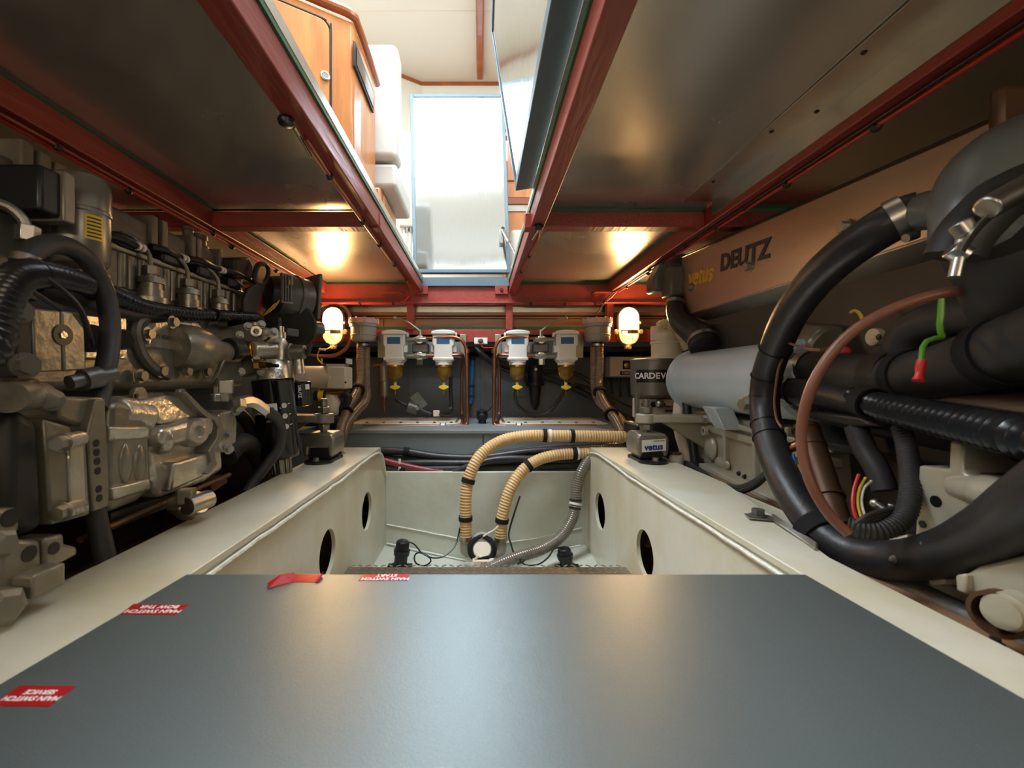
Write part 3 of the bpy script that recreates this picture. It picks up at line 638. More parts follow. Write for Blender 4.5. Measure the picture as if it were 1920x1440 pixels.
# fuel filter pairs
XM = A(901, 0, 2.6).x
def filter_pair(mir, labels):
    s = (lambda p: V(2*XM-p.x, p.y, p.z)) if mir else (lambda p: p)
    q = lambda px, py, Y: s(A(px, py, Y))
    dx = -1 if mir else 1
    bt = thing('filter_board', labels[0], 'board', q(790, 670, 2.74))
    B().box(q(708, 671, 2.74), q(874, 627, 2.755)).build('board', 'cover' if False else 'tank', bt, .003)
    B().box(q(708, 671, 2.728), q(722, 627, 2.74)).box(q(862, 671, 2.728), q(874, 627, 2.74)).build('edge_channel', 'steel_d', bt, .002)
    for px, py in ((715, 633), (715, 664), (868, 633), (868, 664), (843, 631)): bolt(q(px, py, 2.728), (0, -1, 0), .006, bt, 'steel_d')
    for k, (cx, lab) in enumerate(((741, labels[1]), (832, labels[2]))):
        Y = 2.60; c = q(cx, 685, Y)
        t = thing('fuel_filter', lab, 'filter', c, 'twin fuel filters on the bulkhead')
        u = Y/F
        def P(px, py, y=Y): return V(c.x+dx*(px-cx)*u, y, (VY-py)*u)
        m_ = 'white'
        out = [(-20, 628), (-20, 648), (-17, 651), (-17, 668), (-18, 673), (-14, 680), (14, 680), (18, 673), (17, 668), (17, 651), (20, 648), (20, 628)]
        B().prism([P(cx+a, py, Y-.045) for a, py in out], (0, .125, 0)).build('body', m_, t, .008, 3)
        cp = B().prism([P(cx+a, py, Y-.055) for a, py in ((-22, 628.5), (-22, 623), (-12, 620.4), (0, 619.6), (12, 620.4), (22, 623), (22, 628.5))], (0, .14, 0)).build('cap', m_, t, .006, 3)
        B().box(P(cx+22, 632, Y-.02), P(cx+25, 624, Y+.02)).build('cap_latch', m_, cp, .002)
        B().box(P(cx-12, 646, Y-.0465), P(cx+12, 633.5, Y-.044)).build('blue_label', 'blue', t)
        B().box(P(cx-19, 676, Y-.05), P(cx+19, 670.5, Y+.06)).build('flange', m_, t, .004)
        B().lathe(P(cx, 680, Y), (0, 0, -1), [(0, .05), (.014, .05), (.014, .046), (0, .044)], 24).build('bowl_collar', m_, t)
        bw = B().lathe(P(cx, 683, Y), (0, 0, -1), [(0, .046), (.018, .047), (.02, .045), (.06, .044), (.075, .036), (.095, .014), (.108, .012), (.108, 0)], 24).build('bowl', 'amber', t)
        B().lathe(P(cx, 684, Y), (0, 0, -1), [(0, .030), (.022, .034), (.024, .022), (.07, .020), (.085, .010), (.085, 0)], 18).build('separator_insert', 'fuel', bw)
        B().ring(P(cx, 684, Y), (0, 0, -1), .0475, .043, .012).build('bowl_ring', 'brass', bw)
        v = P(cx, 726, Y)
        B().cyl(P(cx, 716, Y), P(cx, 724, Y), .009).build('drain_neck', 'white', bw)
        B().prism([v+V(a, -.012, b_) for a, b_ in ((-.03, -.003), (-.012, -.012), (0, -.016), (.012, -.012), (.03, -.003), (.03, .005), (.012, .011), (0, .014), (-.012, .011), (-.03, .005))], (0, .012, 0)).build('drain_tap', 'yellow', bw, .003)
        B().cyl(v-V(0, 0, .012), v-V(0, 0, .045), .003, n=8).build('drain_tube', 'steel', bw)
        for px in (cx+19, ) if k == 0 else (cx+20, cx-20):
            B().box(P(px-3, 661, Y-.02), P(px+5, 648, Y+.03)).build('port_block', m_, t, .003)
    # changeover valve between the bowls
    vt = thing('changeover_valve', labels[3], 'valve', q(788, 680, 2.6))
    B().box(q(772, 662, 2.585), q(806, 645, 2.66)).build('link_body', 'eng_d', vt, .012, 3)
    for py in (637, 668):
        c = q(787, py, 2.575)
        B().cyl(c+V(0, .04, 0), c-V(0, .012, 0), .026, n=20).build('valve_body', 'steel', vt, .004)
        B().cyl(c-V(.03*dx, 0, 0), c+V(.038*dx, 0, 0), .019, n=6).build('nut', 'steel', vt, .002)
        B().cyl(c+V(.034*dx, 0, 0), c+V(.05*dx, 0, 0), .015, n=6).build('gland_nut', 'brass' if False else 'steel', vt, .001)
        B().cyl(q(763, py, 2.6), q(800, py, 2.6), .014).build('link_pipe', 'steel_d', vt)
    B().cyl(q(788, 632, 2.575), q(788, 618, 2.575), .013, .009).build('spindle', 'steel', vt)
    B().tube([q(788, 621, 2.57), q(777, 612, 2.565), q(762, 602, 2.56), q(742, 596, 2.555)], .0065, 8, flat=.6).ball(q(741, 596, 2.555), .010).build('lever', 'steel_d', vt)
    B().cyl(q(787, 674, 2.575), q(787, 684, 2.575), .02, n=6).build('lower_nut', 'steel', vt)
    # copper pipes
    for (pts, nm, lab) in (([q(799, 635, 2.57), q(830, 632.5, 2.56), q(850, 632, 2.555), q(864, 637, 2.55), q(872, 648, 2.55), q(875, 664, 2.55), q(875.5, 700, 2.55), q(876, 760, 2.55), q(876, 790, 2.55), q(873, 797.5, 2.54), q(865, 798.5, 2.53), q(820, 799, 2.52), q(680, 799, 2.50)], 0, labels[4]),
                           ([q(799, 667, 2.57), q(835, 667, 2.57), q(860, 665.5, 2.575), q(867, 666, 2.6), q(868, 675, 2.68), q(866, 700, 2.80), q(865.5, 740, 2.84), q(866, 772, 2.86), q(866, 782, 2.82), q(868, 788, 2.72), q(870, 795, 2.57)], 1, labels[5])):
        t = thing('copper_pipe', lab, 'pipe', pts[-1], 'copper fuel pipes')
        B().tube(pts, .0105, 12).build('pipe', 'copper', t)
        if nm == 0:
            c = q(830, 798.5, 2.52); B().ring(c-V(.012, 0, 0), (1, 0, 0), .016, .0105, .024, 16).build('pipe_clip', 'white', t)
            for o in (-.016, .014): B().ring(c+V(o, 0, 0), (1, 0, 0), .0165, .0105, .006, 16).build('clip_edge', 'black', t)
            c = q(875.5, 658, 2.55); B().lathe(c, (0, 0, 1), [(-.012, .0105), (-.012, .016), (.012, .016), (.012, .0105)], 14).build('tee_collar', 'copper', t)
filter_pair(False, ('grey mounting board behind the left pair of fuel filters', 'outermost white fuel filter of the left pair, cream in the lamp light', 'white fuel filter of the left pair with copper pipes across it',
    'chrome changeover valve with lever between the left fuel filters', 'copper pipe looping from the left valve down to the tank edge', 'short copper return pipe behind the left copper loop'))
filter_pair(True, ('grey mounting board behind the right pair of fuel filters', 'outermost white fuel filter of the right pair, beside the grey pot', 'white fuel filter of the right pair with copper pipes across it',
    'chrome changeover valve with lever between the right fuel filters', 'copper pipe looping from the right valve down to the tank edge', 'short copper return pipe behind the right copper loop'))
# bulkhead lamps
def lamp(px, py, lab):
    Y = 2.66; c = A(px, py, Y); u = Y/F
    t = thing('bulkhead_lamp', lab, 'lamp', A(px, 652, Y), 'lit bulkhead lamps')
    def oval(w, h, n=10):
        r = w; return [V(c.x+r*math.cos(a), 0, c.z+(h-r)*sg+r*math.sin(a)) for sg, a0 in ((1, 0), (-1, PI)) for a in [a0+PI*k/n for k in range(n+1)]]
    def ov(w, h, y): return [V(p.x, y, p.z) for p in oval(w, h)]
    B().prism(ov(.060, .112, Y+.02), (0, .035, 0)).build('base', 'lampmetal', t, .004)
    # rim
    a, b_ = ov(.062, .114, Y), ov(.054, .106, Y); n = len(a); rim = B()
    rim.poly(a+b_+[p+V(0, .03, 0) for p in a]+[p+V(0, .03, 0) for p in b_], [f for i in range(n) for f in ((i, (i+1) % n, n+(i+1) % n, n+i), (i, 2*n+i, 2*n+(i+1) % n, (i+1) % n), (n+i, n+(i+1) % n, 3*n+(i+1) % n, 3*n+i))]).build('rim', 'lampmetal', t)
    # glowing upper bowl and clear lower bowl
    def dome(z0, z1, nm, m_, sc):
        bb = B(); rows = []
        for j in range(9):
            f = j/8; zc_ = c.z+z0+(z1-z0)*f
            def half(zr):
                k = .112-.062*0-.054
                d = abs(zr)-(.106-.052)
                return .052*sc if d < 0 else math.sqrt(max(0, .052**2-d*d))*sc
            hw = half(zc_-c.z); row = []
            for k in range(13):
                a_ = PI*k/12; row.append(bb.b.verts.new((c.x-hw*math.cos(a_), Y-.001-.038*math.sin(a_)*min(1, hw/.03)*sc, zc_)))
            rows.append(row)
        for j in range(8):
            for k in range(12): bb.b.faces.new((rows[j][k], rows[j][k+1], rows[j+1][k+1], rows[j+1][k]))
        return bb.build(nm, m_, t, fix=False, ang=80)
    dome(-.020, .105, 'glowing_glass', 'lampglow', 1)
    dome(-.105, -.020, 'lower_glass', 'glass', 1)
    B().box(V(c.x-.045, Y+.012, c.z-.095), V(c.x+.045, Y+.018, c.z-.02)).build('reflector', 'lampbase', t)
    B().box(V(c.x-.033, Y-.0, c.z-.055), V(c.x-.010, Y+.008, c.z-.032)).build('socket', 'white', t, .002)
    cg = B()
    cg.tube([V(c.x-.055, Y-.005, c.z-.02), V(c.x-.03, Y-.04, c.z-.02), V(c.x, Y-.047, c.z-.021), V(c.x+.03, Y-.04, c.z-.02), V(c.x+.055, Y-.005, c.z-.02)], .002, 6)
    cg.tube([V(c.x+.001, Y-.041, c.z+.105), V(c.x+.002, Y-.048, c.z+.06), V(c.x+.002, Y-.048, c.z-.04), V(c.x+.006, Y-.035, c.z-.08), V(c.x+.02, Y-.006, c.z-.10)], .002, 6)
    cg.build('cage_wire', 'dark', t)
    for a, b_ in ((-.074, -.035), (.074, -.035), (0, -.128), (.068, .02)): bolt(V(c.x+a, Y+.005, c.z+b_), (0, -1, 0), .011 if b_ < 0 else .006, t, 'lampmetal')
    B().box(V(c.x-.02, Y+.008, c.z-.14), V(c.x+.02, Y+.03, c.z-.10)).box(V(c.x-.08, Y+.012, c.z-.05), V(c.x+.08, Y+.03, c.z-.02)).build('lug', 'lampmetal', t, .003)
    B().box(V(c.x-.02, Y+.05, c.z-.05), V(c.x+.02, 2.80, c.z+.05)).build('bracket', 'dark', t)
    return c
lamp(623.5, 611, 'oval caged bulkhead lamp glowing at the left, beside the black alternator')
lamp(1179.5, 611, 'oval caged bulkhead lamp glowing at the right, above the control box')
t = thing('lamp_cable_loop', 'brown sheathed cable looping round behind the left lamp', 'cable', A(625, 668, 2.71))
B().tube([A(598, 578, 2.71), A(612, 571, 2.71), A(632, 570, 2.71), A(650, 581, 2.71), A(659, 605, 2.71), A(658, 632, 2.71), A(648, 654, 2.71), A(628, 666, 2.71), A(600, 668, 2.72), A(560, 664, 2.74)], .012, 10).build('cable', 'brown', t)
# breather pots with twin smoky hoses
def pot(mir, lab, hl, hl2):
    XP = 901
    q = (lambda px, py, Y: A(2*XP-px, py, Y)) if mir else (lambda px, py, Y: A(px, py, Y))
    Y = 2.6; c = q(682, 640, Y)
    t = thing('breather_pot', lab, 'strainer', c)
    B().lathe(c, (0, 0, 1), [(-.006, .045), (0, .066), (.012, .074), (.03, .074), (.034, .077), (.038, .077), (.04, .074), (.082, .074), (.085, .082), (.10, .082)], 28).build('pot', 'pot', t)
    B().lathe(c+V(0, 0, .10), (0, 0, 1), [(0, .085), (.004, .088), (.028, .086), (.034, .075), (.034, 0)], 28).build('clear_lid', 'clearcap', t)
    for k in range(10):
        a = 2*PI*k/10; p = c+V(math.cos(a)*.084, math.sin(a)*.084, .10); B().cyl(p, p+V(0, 0, .036), .006, n=8).build('lid_lug', 'clearcap', t)
    B().box(c+V(-.003, -.079, .01), c+V(.003, -.072, .10)).build('rib', 'pot', t)
    B().cyl(c-V(0, 0, .03), c, .034, n=20).build('outlet', 'dark', t)
    band([c-V(0, 0, .034), c-V(0, 0, .02), c-V(0, 0, .006)], .5, .036, .012, 'hose_clamp', 'steel', t)
    B().obox(c+V(0, .1, .06), (.03, .14, .04)).build('bracket', 'dark', t)
    runs = [[q(676, 643, 2.6), q(676, 690, 2.6), q(675, 716, 2.58), q(668, 738, 2.5), q(652, 768, 2.38), q(640, 800, 2.22), q(636, 830, 2.12), q(634, 850, 2.1)],
            [q(687, 645, 2.63), q(687, 690, 2.63), q(687, 716, 2.62), q(688, 738, 2.58), q(683, 755, 2.5), q(665, 776, 2.38), q(649, 800, 2.26), q(640, 830, 2.15), q(637, 850, 2.13)]]
    if mir:
        runs = [[A(1124, 643, 2.6), A(1124, 690, 2.6), A(1123, 722, 2.58), A(1127, 745, 2.52), A(1140, 768, 2.42), A(1155, 790, 2.3), A(1167, 815, 2.2), A(1178, 850, 2.1)],
                [A(1114, 645, 2.63), A(1114, 690, 2.63), A(1115, 730, 2.62), A(1125, 755, 2.58), A(1148, 772, 2.5), A(1166, 790, 2.38), A(1180, 815, 2.26), A(1192, 845, 2.18)]]
    for k, (r, l_) in enumerate(zip(runs, (hl, hl2))):
        h = thing('smoky_hose', l_, 'hose', r[-1])
        B().tube(r, .0235, 14, rib=(.010, .05)).build('hose', 'clear', h)
        if k == 0:
            for f in (.36, .62): band(r, f, .027, .016, 'strap', 'velcro', h, thick=.012)
    return t
pot(False, 'grey plastic pot with clear lugged lid right of the left lamp', 'front smoky ribbed hose falling from the left grey pot', 'rear smoky ribbed hose falling from the left grey pot')
pot(True, 'grey plastic pot with clear lugged lid left of the right lamp', 'front smoky ribbed hose falling from the right grey pot', 'rear smoky ribbed hose falling from the right grey pot')
# small gear on the bulkhead
t = thing('horn_switch', 'small white box with a round black button under the red beam', 'switch', A(901, 645, 2.72))
B().box(A(889, 645, 2.70), A(914, 634, 2.735)).build('box', 'white', t, .003)
B().lathe(A(901, 639, 2.70), (0, -1, 0), [(0, .016), (.012, .016), (.016, .010), (.016, .006), (.02, .006), (.02, 0)], 16).build('button', 'eng_d', t)
B().tube([A(902, 646, 2.69), A(905, 651, 2.69), A(912, 652, 2.69), A(930, 652, 2.69)], .003, 6).build('red_lead', 'wirered', t)
t = thing('blue_hose', 'thin blue hose clipped to the bulkhead between the copper pipes', 'hose', A(884, 775, 3.0))
B().tube([A(886, 668, 3.0), A(886, 690, 3.0), A(884, 720, 3.0), A(884, 735, 3.0), A(884, 745, 3.0), A(881, 757, 3.0)], .016, 12).build('hose', 'bluehose', t)
B().tube([A(881, 757, 3.0), A(878, 768, 2.99), A(877, 782, 2.98)], .011, 10).build('tail', 'rubber', t)
for py in (724, 743): B().box(A(879, py+2, 2.98), A(890, py-2, 3.02)).build('clip', 'black', t, .003); 
B().lathe(A(886, 668, 3.0), (0, 0, 1), [(-.03, .02), (.04, .02)], 12).build('elbow', 'rubber', t)
t = thing('vent_ball', 'round black ball fitting on the tank top between the copper loops', 'valve', A(904, 793, 2.66))
c = A(904, 782, 2.62); c.z = ZTK+.045
B().ball(c, .036, (1, 1, .95), 20).build('ball', 'black', t)
B().lathe(c, (0, 0, 1), [(.02, .034), (.03, .034), (.034, .028), (.04, .012), (.04, 0)], 16).cyl(c-V(0, 0, .045), c-V(0, 0, .02), .024).build('cap', 'black', t)
B().tube([c+V(.02, 0, .03), A(915, 770, 2.64), A(924, 758, 2.68), A(931, 735, 2.75)], .004, 6).build('lead', 'black', t)
t = thing('log_transducer', 'black tapered plastic housing hanging behind the right filters', 'sensor', A(1003, 765, 2.95))
c = A(1003, 690, 2.93)
B().lathe(c, (0, 0, -1), [(-.02, .05), (.10, .05), (.10, .064), (.12, .064), (.122, .042), (.14, .04), (.25, .026), (.28, .010), (.28, 0)], 20).build('body', 'black', t)
B().box(c+V(-.06, .0, -.10), c+V(.06, .11, -.03)).build('bracket', 'black', t, .006)
bolt(c+V(-.0, -.05, -.01), (0, -1, 0), .007, t)
def cable(name, lab, m, r, pts, cat='cable', rib=None, n=10, flat=1., group=None):
    t = thing(name, lab, cat, min((Vector(p) for p in pts), key=lambda p: p.z), group)
    o = B().tube(pts, r, n, rib=rib, flat=flat).build('hose' if cat == 'hose' else 'cable', m, t); return t
cable('black_cable', 'black sheathed cable slanting down behind the right copper loop', 'rubber', .020, [A(890, 650, 2.92), A(903, 664, 2.9), A(930, 684, 2.9), A(965, 697, 2.93), A(1010, 705, 2.95), A(1060, 720, 2.96), A(1110, 745, 2.93), A(1160, 775, 2.85), A(1200, 800, 2.7)])
cable('black_cable', 'second black cable below it, running to the corner at right', 'rubber', .014, [A(905, 655, 2.96), A(940, 680, 2.97), A(1000, 695, 2.98), A(1075, 700, 2.96), A(1120, 725, 2.9), A(1165, 752, 2.8), A(1205, 770, 2.7)])
cable('black_cable', 'thin black cable sagging under the right filters to the corner', 'rubber', .012, [A(968, 728, 2.70), A(966, 745, 2.72), A(972, 762, 2.75), A(990, 776, 2.76), A(1010, 779, 2.76), A(1032, 770, 2.76), A(1048, 750, 2.76), A(1060, 732, 2.8), A(1080, 722, 2.88), A(1110, 730, 2.9)])
cable('black_cable', 'black rubber fuel hose dropping behind the second left filter', 'rubber', .012, [A(845, 705, 2.72), A(845, 730, 2.74), A(846, 755, 2.76), A(845, 770, 2.74), A(838, 777, 2.7), A(822, 777, 2.68)])
t = thing('lift_pump', 'small grey pump on a bracket low behind the left filters', 'pump', A(775, 778, 2.72))
B().cyl(A(765, 762, 2.70), A(783, 768, 2.70), .034, n=20).build('body', 'eng_d', t, .004)
B().obox(A(785, 752, 2.73), (.065, .012, .10), (.8, 0, .6)).build('bracket', 'tank', t, .004)
bolt(A(783, 766, 2.66), (0, -1, 0), .008, t)
B().tube([A(783, 766, 2.68), A(795, 772, 2.68), A(808, 777, 2.68)], .012, 10).build('outlet_hose', 'rubber', t)
B().tube([A(742, 749, 2.72), A(750, 754, 2.71), A(762, 761, 2.70)], .011, 10).build('inlet_hose', 'rubber', t)
B().box(A(812, 781, 2.67), A(825, 769, 2.70)).build('inline_filter', 'offwhite', t, .004)
t = thing('pressure_cylinder', 'slim grey cylinder standing behind the outermost left filter', 'cylinder', A(722, 745, 2.8))
c = A(721, 742, 2.8); B().lathe(c, (0, 0, 1), [(-.012, .012), (0, .012), (0, .036), (.09, .036), (.092, .038), (.096, .038), (.098, .036), (.19, .036), (.20, .026), (.21, .010), (.225, .008)], 20).build('body', 'steel_d', t)
B().cyl(A(722, 685, 2.78), A(701, 684, 2.78), .009, n=10).cyl(A(706, 684, 2.78), A(700, 684, 2.78), .014, n=6).build('fitting', 'brass', t)
B().tube([c, c+V(-.005, 0, -.05), c+V(0, 0, -.10)], .008, 8).build('pipe', 'copper', t)
# electric water pump with yellow banded filter, at the left corner
t = thing('electric_pump', 'beige electric pump with a finned terminal box at the left corner', 'pump', A(620, 770, 2.35))
Y = 2.35
B().cyl(A(566, 708, Y), A(628, 708, Y), .062, n=28).build('motor', 'offwhite', t, .01, 3)
B().box(A(612, 729, Y-.06), A(661, 689, Y+.07)).build('pump_head', 'offwhite', t, .006)
B().box(A(611, 689, Y-.04), A(654, 682, Y+.05)).build('terminal_box', 'offwhite', t, .003)
for k in range(14): B().box(A(612+k*3, 682, Y-.045), A(613.4+k*3, 673.5, Y+.045)).build('fin', 'offwhite', t)
bolt(A(648, 717, Y-.06), (0, -1, 0), .004, t, 'dark')
B().cyl(A(590, 742, Y-.02), A(612, 742, Y-.02), .028, n=20).build('strainer', 'black', t, .004)
B().ring(A(599, 742, Y-.02), (1, 0, 0), .030, .027, .028).build('yellow_band', 'yellow', t)
B().cyl(A(612, 738, Y-.02), A(645, 735, Y-.02), .012, n=12).build('brass_outlet', 'brass', t)
B().box(A(583, 737, Y-.03), A(600, 728, Y-.02)).build('clip_bracket', 'steel', t, .003)
B().lathe(A(620, 752, Y), (0, 0, -1), [(-.04, .03), (0, .05), (.05, .055), (.08, .04), (.10, .02)], 18).build('pressure_vessel', 'offwhite', t)
B().tube([A(640, 738, Y), A(652, 742, Y), A(650, 756, Y), A(638, 770, Y)], .022, 10).build('elbow_hose', 'rubber', t)
B().box(A(566, 800, Y-.1), A(660, 775, Y+.12)).build('foot', 'dark', t, .01)
t = thing('wire_tail', 'loose wire with a white connector hanging under the left lamp', 'wire', A(600, 680, 2.6))
B().tube([A(622, 648, 2.67), A(614, 654, 2.62), A(600, 656, 2.6), A(595, 668, 2.6), A(598, 676, 2.6), A(603, 680, 2.6)], .003, 6).build('wire', 'wireyel', t)
B().obox(A(604, 655, 2.6), (.04, .012, .013), (1, 0, -.1)).build('connector', 'offwhite', t, .003)
# charcoal control box at the right
t = thing('control_box', 'cream control box with a black dial lettered CARDEV at the right', 'control box', A(1175, 708, 3.02))
B().box(A(1136, 708, 2.95), A(1218, 666, 3.05)).build('housing', 'tank', t, .006)
B().box(A(1144, 706, 2.938), A(1214, 667, 2.955)).build('cover', 'offwhite', t, .004)
B().box(A(1168, 692, 2.934), A(1182, 676, 2.94)).build('dial_plate', 'black', t, .001)
B().lathe(A(1175, 685, 2.934), (0, -1, 0), [(0, .018), (.006, .018), (.01, .010), (.01, 0)], 18).build('dial', 'steel', t)
B().box(A(1163, 703, 2.934), A(1194, 696, 2.94)).build('name_plate', 'black', t)
text('CARDEV', .022, A(1178, 699.5, 2.933), (1, 0, 0), (0, 0, 1), 'lettering', t, .0003, bold=.0004)
for px in (1145, 1160, 1176): B().tube([A(px, 708, 2.98), A(px+1, 720, 2.98), A(px+4, 745, 2.98)], .008, 8).lathe(A(px, 708, 2.98), (0, 0, -1), [(0, .015), (.02, .015)], 12).build('cable_gland', 'black', t)
# ------------------------------------------------------------------ bilge: cables, hoses, pumps
YC = 2.19
def run(name, lab, m, r, pix, Y=YC, cat='cable', straps=()):
    pts = [A(px, py, Y+(dy[0] if dy else 0)) for px, py, *dy in pix]
    t = cable(name, lab, m, r, pts, cat, n=12)
    for f in straps: band(pts, f, r*1.02, .03, 'strap', 'velcro', t, thick=.003)
    return t
run('bundle_cable', 'topmost black cable of the bundle along the tank front', 'rubber', .019, [(640, 848), (700, 846), (760, 847), (820, 856), (900, 858), (1000, 846), (1100, 842), (1170, 838)], 2.20, straps=(.23,))
run('bundle_cable', 'second black cable of the bundle, bowing down at centre', 'rubber2', .018, [(640, 852), (700, 855), (760, 862), (850, 860), (930, 852), (1040, 838), (1165, 832)], 2.215)
run('bundle_cable', 'black cable at the middle of the bundle', 'rubber', .018, [(640, 862), (720, 868), (800, 868), (900, 868), (1000, 860), (1100, 854), (1170, 850)], 2.18)
run('bundle_cable', 'red sheathed cable at the left end of the bundle', mat('dark_red_sheath', lin(122, 40, 44), .4), .017, [(640, 845), (690, 856), (745, 870), (790, 880), (830, 885)], 2.165)
run('bundle_cable', 'lowest black cable lying on the ledge', 'rubber2', .018, [(640, 868), (720, 878), (800, 880), (900, 878), (1000, 876), (1090, 870), (1170, 860)], 2.17, straps=(.22,))
run('bundle_cable', 'black cable rising behind the tan hoses to the right', 'rubber', .017, [(850, 886), (900, 868), (950, 860), (1050, 862), (1110, 858), (1170, 852)], 2.15)
t = thing('cable_clip', 'white cable tie round the bundle at left', 'clip', A(749, 878, 2.15)); B().box(A(747, 882, 2.15), A(752, 860, 2.155)).build('tie', 'white', t, .001)
# tan ribbed hoses
h1 = [A(1175, 819, 2.05), A(1110, 818, 2.05), A(1040, 817, 2.05), A(990, 817, 2.05), A(945, 825, 2.04), A(910, 845, 2.02), A(890, 870, 2.0), A(877, 905, 1.99), A(873, 940, 1.98), A(873, 980, 1.98), A(873, 1016, 1.98)]
t = thing('tan_hose', 'larger tan ribbed hose arching left down to the bilge pump', 'hose', h1[-1])
B().tube(h1, .0265, 16, rib=(.0125, .06)).build('hose', 'tan', t)
for f in (.345, .23): band(h1, f, .0285, .018, 'strap', 'velcro', t, thick=.003)
band(h1, .325, .0285, .012, 'tie', 'white', t)
for f in (.755, .905): band(h1, f, .0285, .020, 'strap', 'velcro', t, thick=.003)
band(h1, .985, .0285, .016, 'hose_clamp', 'steel', t)
h2 = [A(1150, 848, 2.06), A(1095, 850, 2.05), A(1050, 852, 2.04), A(1010, 862, 2.02), A(980, 882, 2.0), A(958, 915, 1.98), A(946, 950, 1.97), A(940, 985, 1.97), A(939, 1016, 1.97)]
t = thing('tan_hose', 'inner tan ribbed hose arching down right of the larger one', 'hose', h2[-1])
B().tube(h2, .0255, 16, rib=(.0125, .06)).build('hose', 'tan', t)
for f in (.24, .53, .88): band(h2, f, .0275, .020, 'strap', 'velcro', t, thick=.003)
band(h2, .22, .0275, .010, 'tie', 'white', t); band(h2, .985, .0275, .016, 'hose_clamp', 'steel', t)
# grey clear hose at right of the bilge
h3 = [A(1175, 838, 2.08), A(1135, 842, 2.06), A(1108, 858, 2.04), A(1090, 885, 2.02), A(1081, 915, 2.01), A(1079, 945, 2.0), A(1072, 975, 1.98), A(1050, 1008, 1.95), A(1015, 1030, 1.92), A(975, 1043, 1.88), A(935, 1058, 1.84), A(900, 1075, 1.82)]
t = thing('grey_hose', 'grey translucent ribbed hose curving down the right of the bilge', 'hose', h3[-1])
B().tube(h3, .0245, 16, rib=(.010, .03)).build('hose', 'clear2', t)
band(h3, .43, .0265, .010, 'tie', 'white', t); band(h3, .415, .0265, .006, 'strap', 'black', t); band(h3, .45, .0265, .006, 'strap', 'black', t)
# diaphragm bilge pump
t = thing('bilge_pump', 'grey diaphragm bilge pump wrapped in black strap under the tan hoses', 'pump', A(905, 1075, 1.93))
Y = 1.93
for p, hx in ((h1[-1], 1), (h2[-1], -1)):
    B().tube([p+V(0, 0, .01), p-V(0, 0, .03), p+V(hx*.008, 0, -.045), p+V(hx*.05, 0, -.05)], .025, 14).build('elbow', 'pot', t)
c = A(904, 1030, Y)
B().lathe(c+V(0, .04, .012), V(0, -1, .35), [(0, .046), (.02, .05), (.04, .048), (.05, .040), (.05, 0)], 24).build('pump_head', 'pot', t)
B().lathe(c+V(0, -.012, .002), V(0, -1, .75), [(0, .040), (.010, .040), (.014, .036), (.014, 0)], 24).build('top_cap', 'cover', t)
B().tube([c+V(a_*.70, b2*.7, d2*.75) for a_, b2, d2 in ((-.075, -.02, .03), (-.07, -.03, -.02), (-.03, -.045, -.045), (.03, -.045, -.045), (.07, -.03, -.02), (.075, -.02, .03), (.05, 0, .055), (0, .01, .075), (-.05, 0, .055))], .009, 8, closed=True, flat=1.4).build('strap', 'velcro', t)
B().obox(c+V(-.005, -.04, -.032), (.075, .010, .03), (1, 0, .25), (0, -.5, 1)).build('strap_end', 'velcro', t, .003)
B().obox(A(906, 1064, 1.90), (.095, .06, .085)).build('body', 'cover', t, .006)
text('100', .032, A(910, 1060, 1.865), (1, 0, 0), (0, 0, 1), 'wirered', t, .0004)
B().tube([A(885, 1058, 1.88), A(890, 1050, 1.88), A(897, 1043, 1.88)], .006, 8).build('connector', 'offwhite', t)
B().tube([A(897, 1013, 1.93), A(912, 1002, 1.93), A(925, 995, 1.93), A(935, 986, 1.93)], .005, 6).build('pull_cord', 'offwhite', t)
def sub_pump(px, py, lab, ln, tilt):
    Y = 1.88; c = A(px, py, Y); up_ = V(tilt, 0, 1).normalized()
    t = thing('bilge_switch', lab, 'float switch', c)
    B().lathe(c, up_, [(0, .036), (.010, .036), (.012, .028), (ln*.45, .028), (ln*.46, .033), (ln*.62, .033), (ln*.63, .029), (ln-.012, .029), (ln-.004, .026), (ln, .020), (ln, 0)], 22).build('body', 'black', t)
    B().obox(c+V(-.037, 0, .005), (.03, .03, .012)).obox(c+V(.037, 0, .005), (.03, .03, .012)).build('foot', 'black', t, .003)
    B().ring(c+up_*(ln*.55), up_, .0345, .03, .012, 22).build('collar', 'black', t)
    return c+up_*ln
a = sub_pump(750, 1063, 'taller black float switch at the left of the bilge', .115, .12)
b_ = sub_pump(1063, 1064, 'shorter black float switch at the right of the bilge', .085, -.16)
cable('thin_wire', 'thin black wire coiled between left float switch and tan hose', 'black', .0035, [a, A(776, 1020, 1.88), A(790, 1036, 1.87), A(806, 1046, 1.86), A(807, 1054, 1.86), A(795, 1061, 1.86), A(780, 1056, 1.86), A(777, 1043, 1.87), A(785, 1036, 1.87), A(800, 1041, 1.87), A(810, 1046, 1.87), A(830, 1044, 1.89), A(850, 1028, 1.92), A(858, 1010, 1.95), A(862, 990, 1.97)], 'wire', n=6)
cable('thin_wire', 'thin black wire from right float switch to the bilge pump', 'black', .0035, [b_, A(1040, 1028, 1.86), A(1028, 1045, 1.85), A(1010, 1058, 1.84), A(990, 1060, 1.84), A(978, 1055, 1.84), A(975, 1047, 1.84), A(985, 1050, 1.83), A(970, 1058, 1.83)], 'wire', n=6)
cable('thin_wire', 'thin black wire hanging beside the inner tan hose', 'black', .004, [A(975, 930, 1.96), A(965, 960, 1.95), A(954, 1000, 1.94), A(958, 1020, 1.92), A(966, 1048, 1.88)], 'wire', n=6)
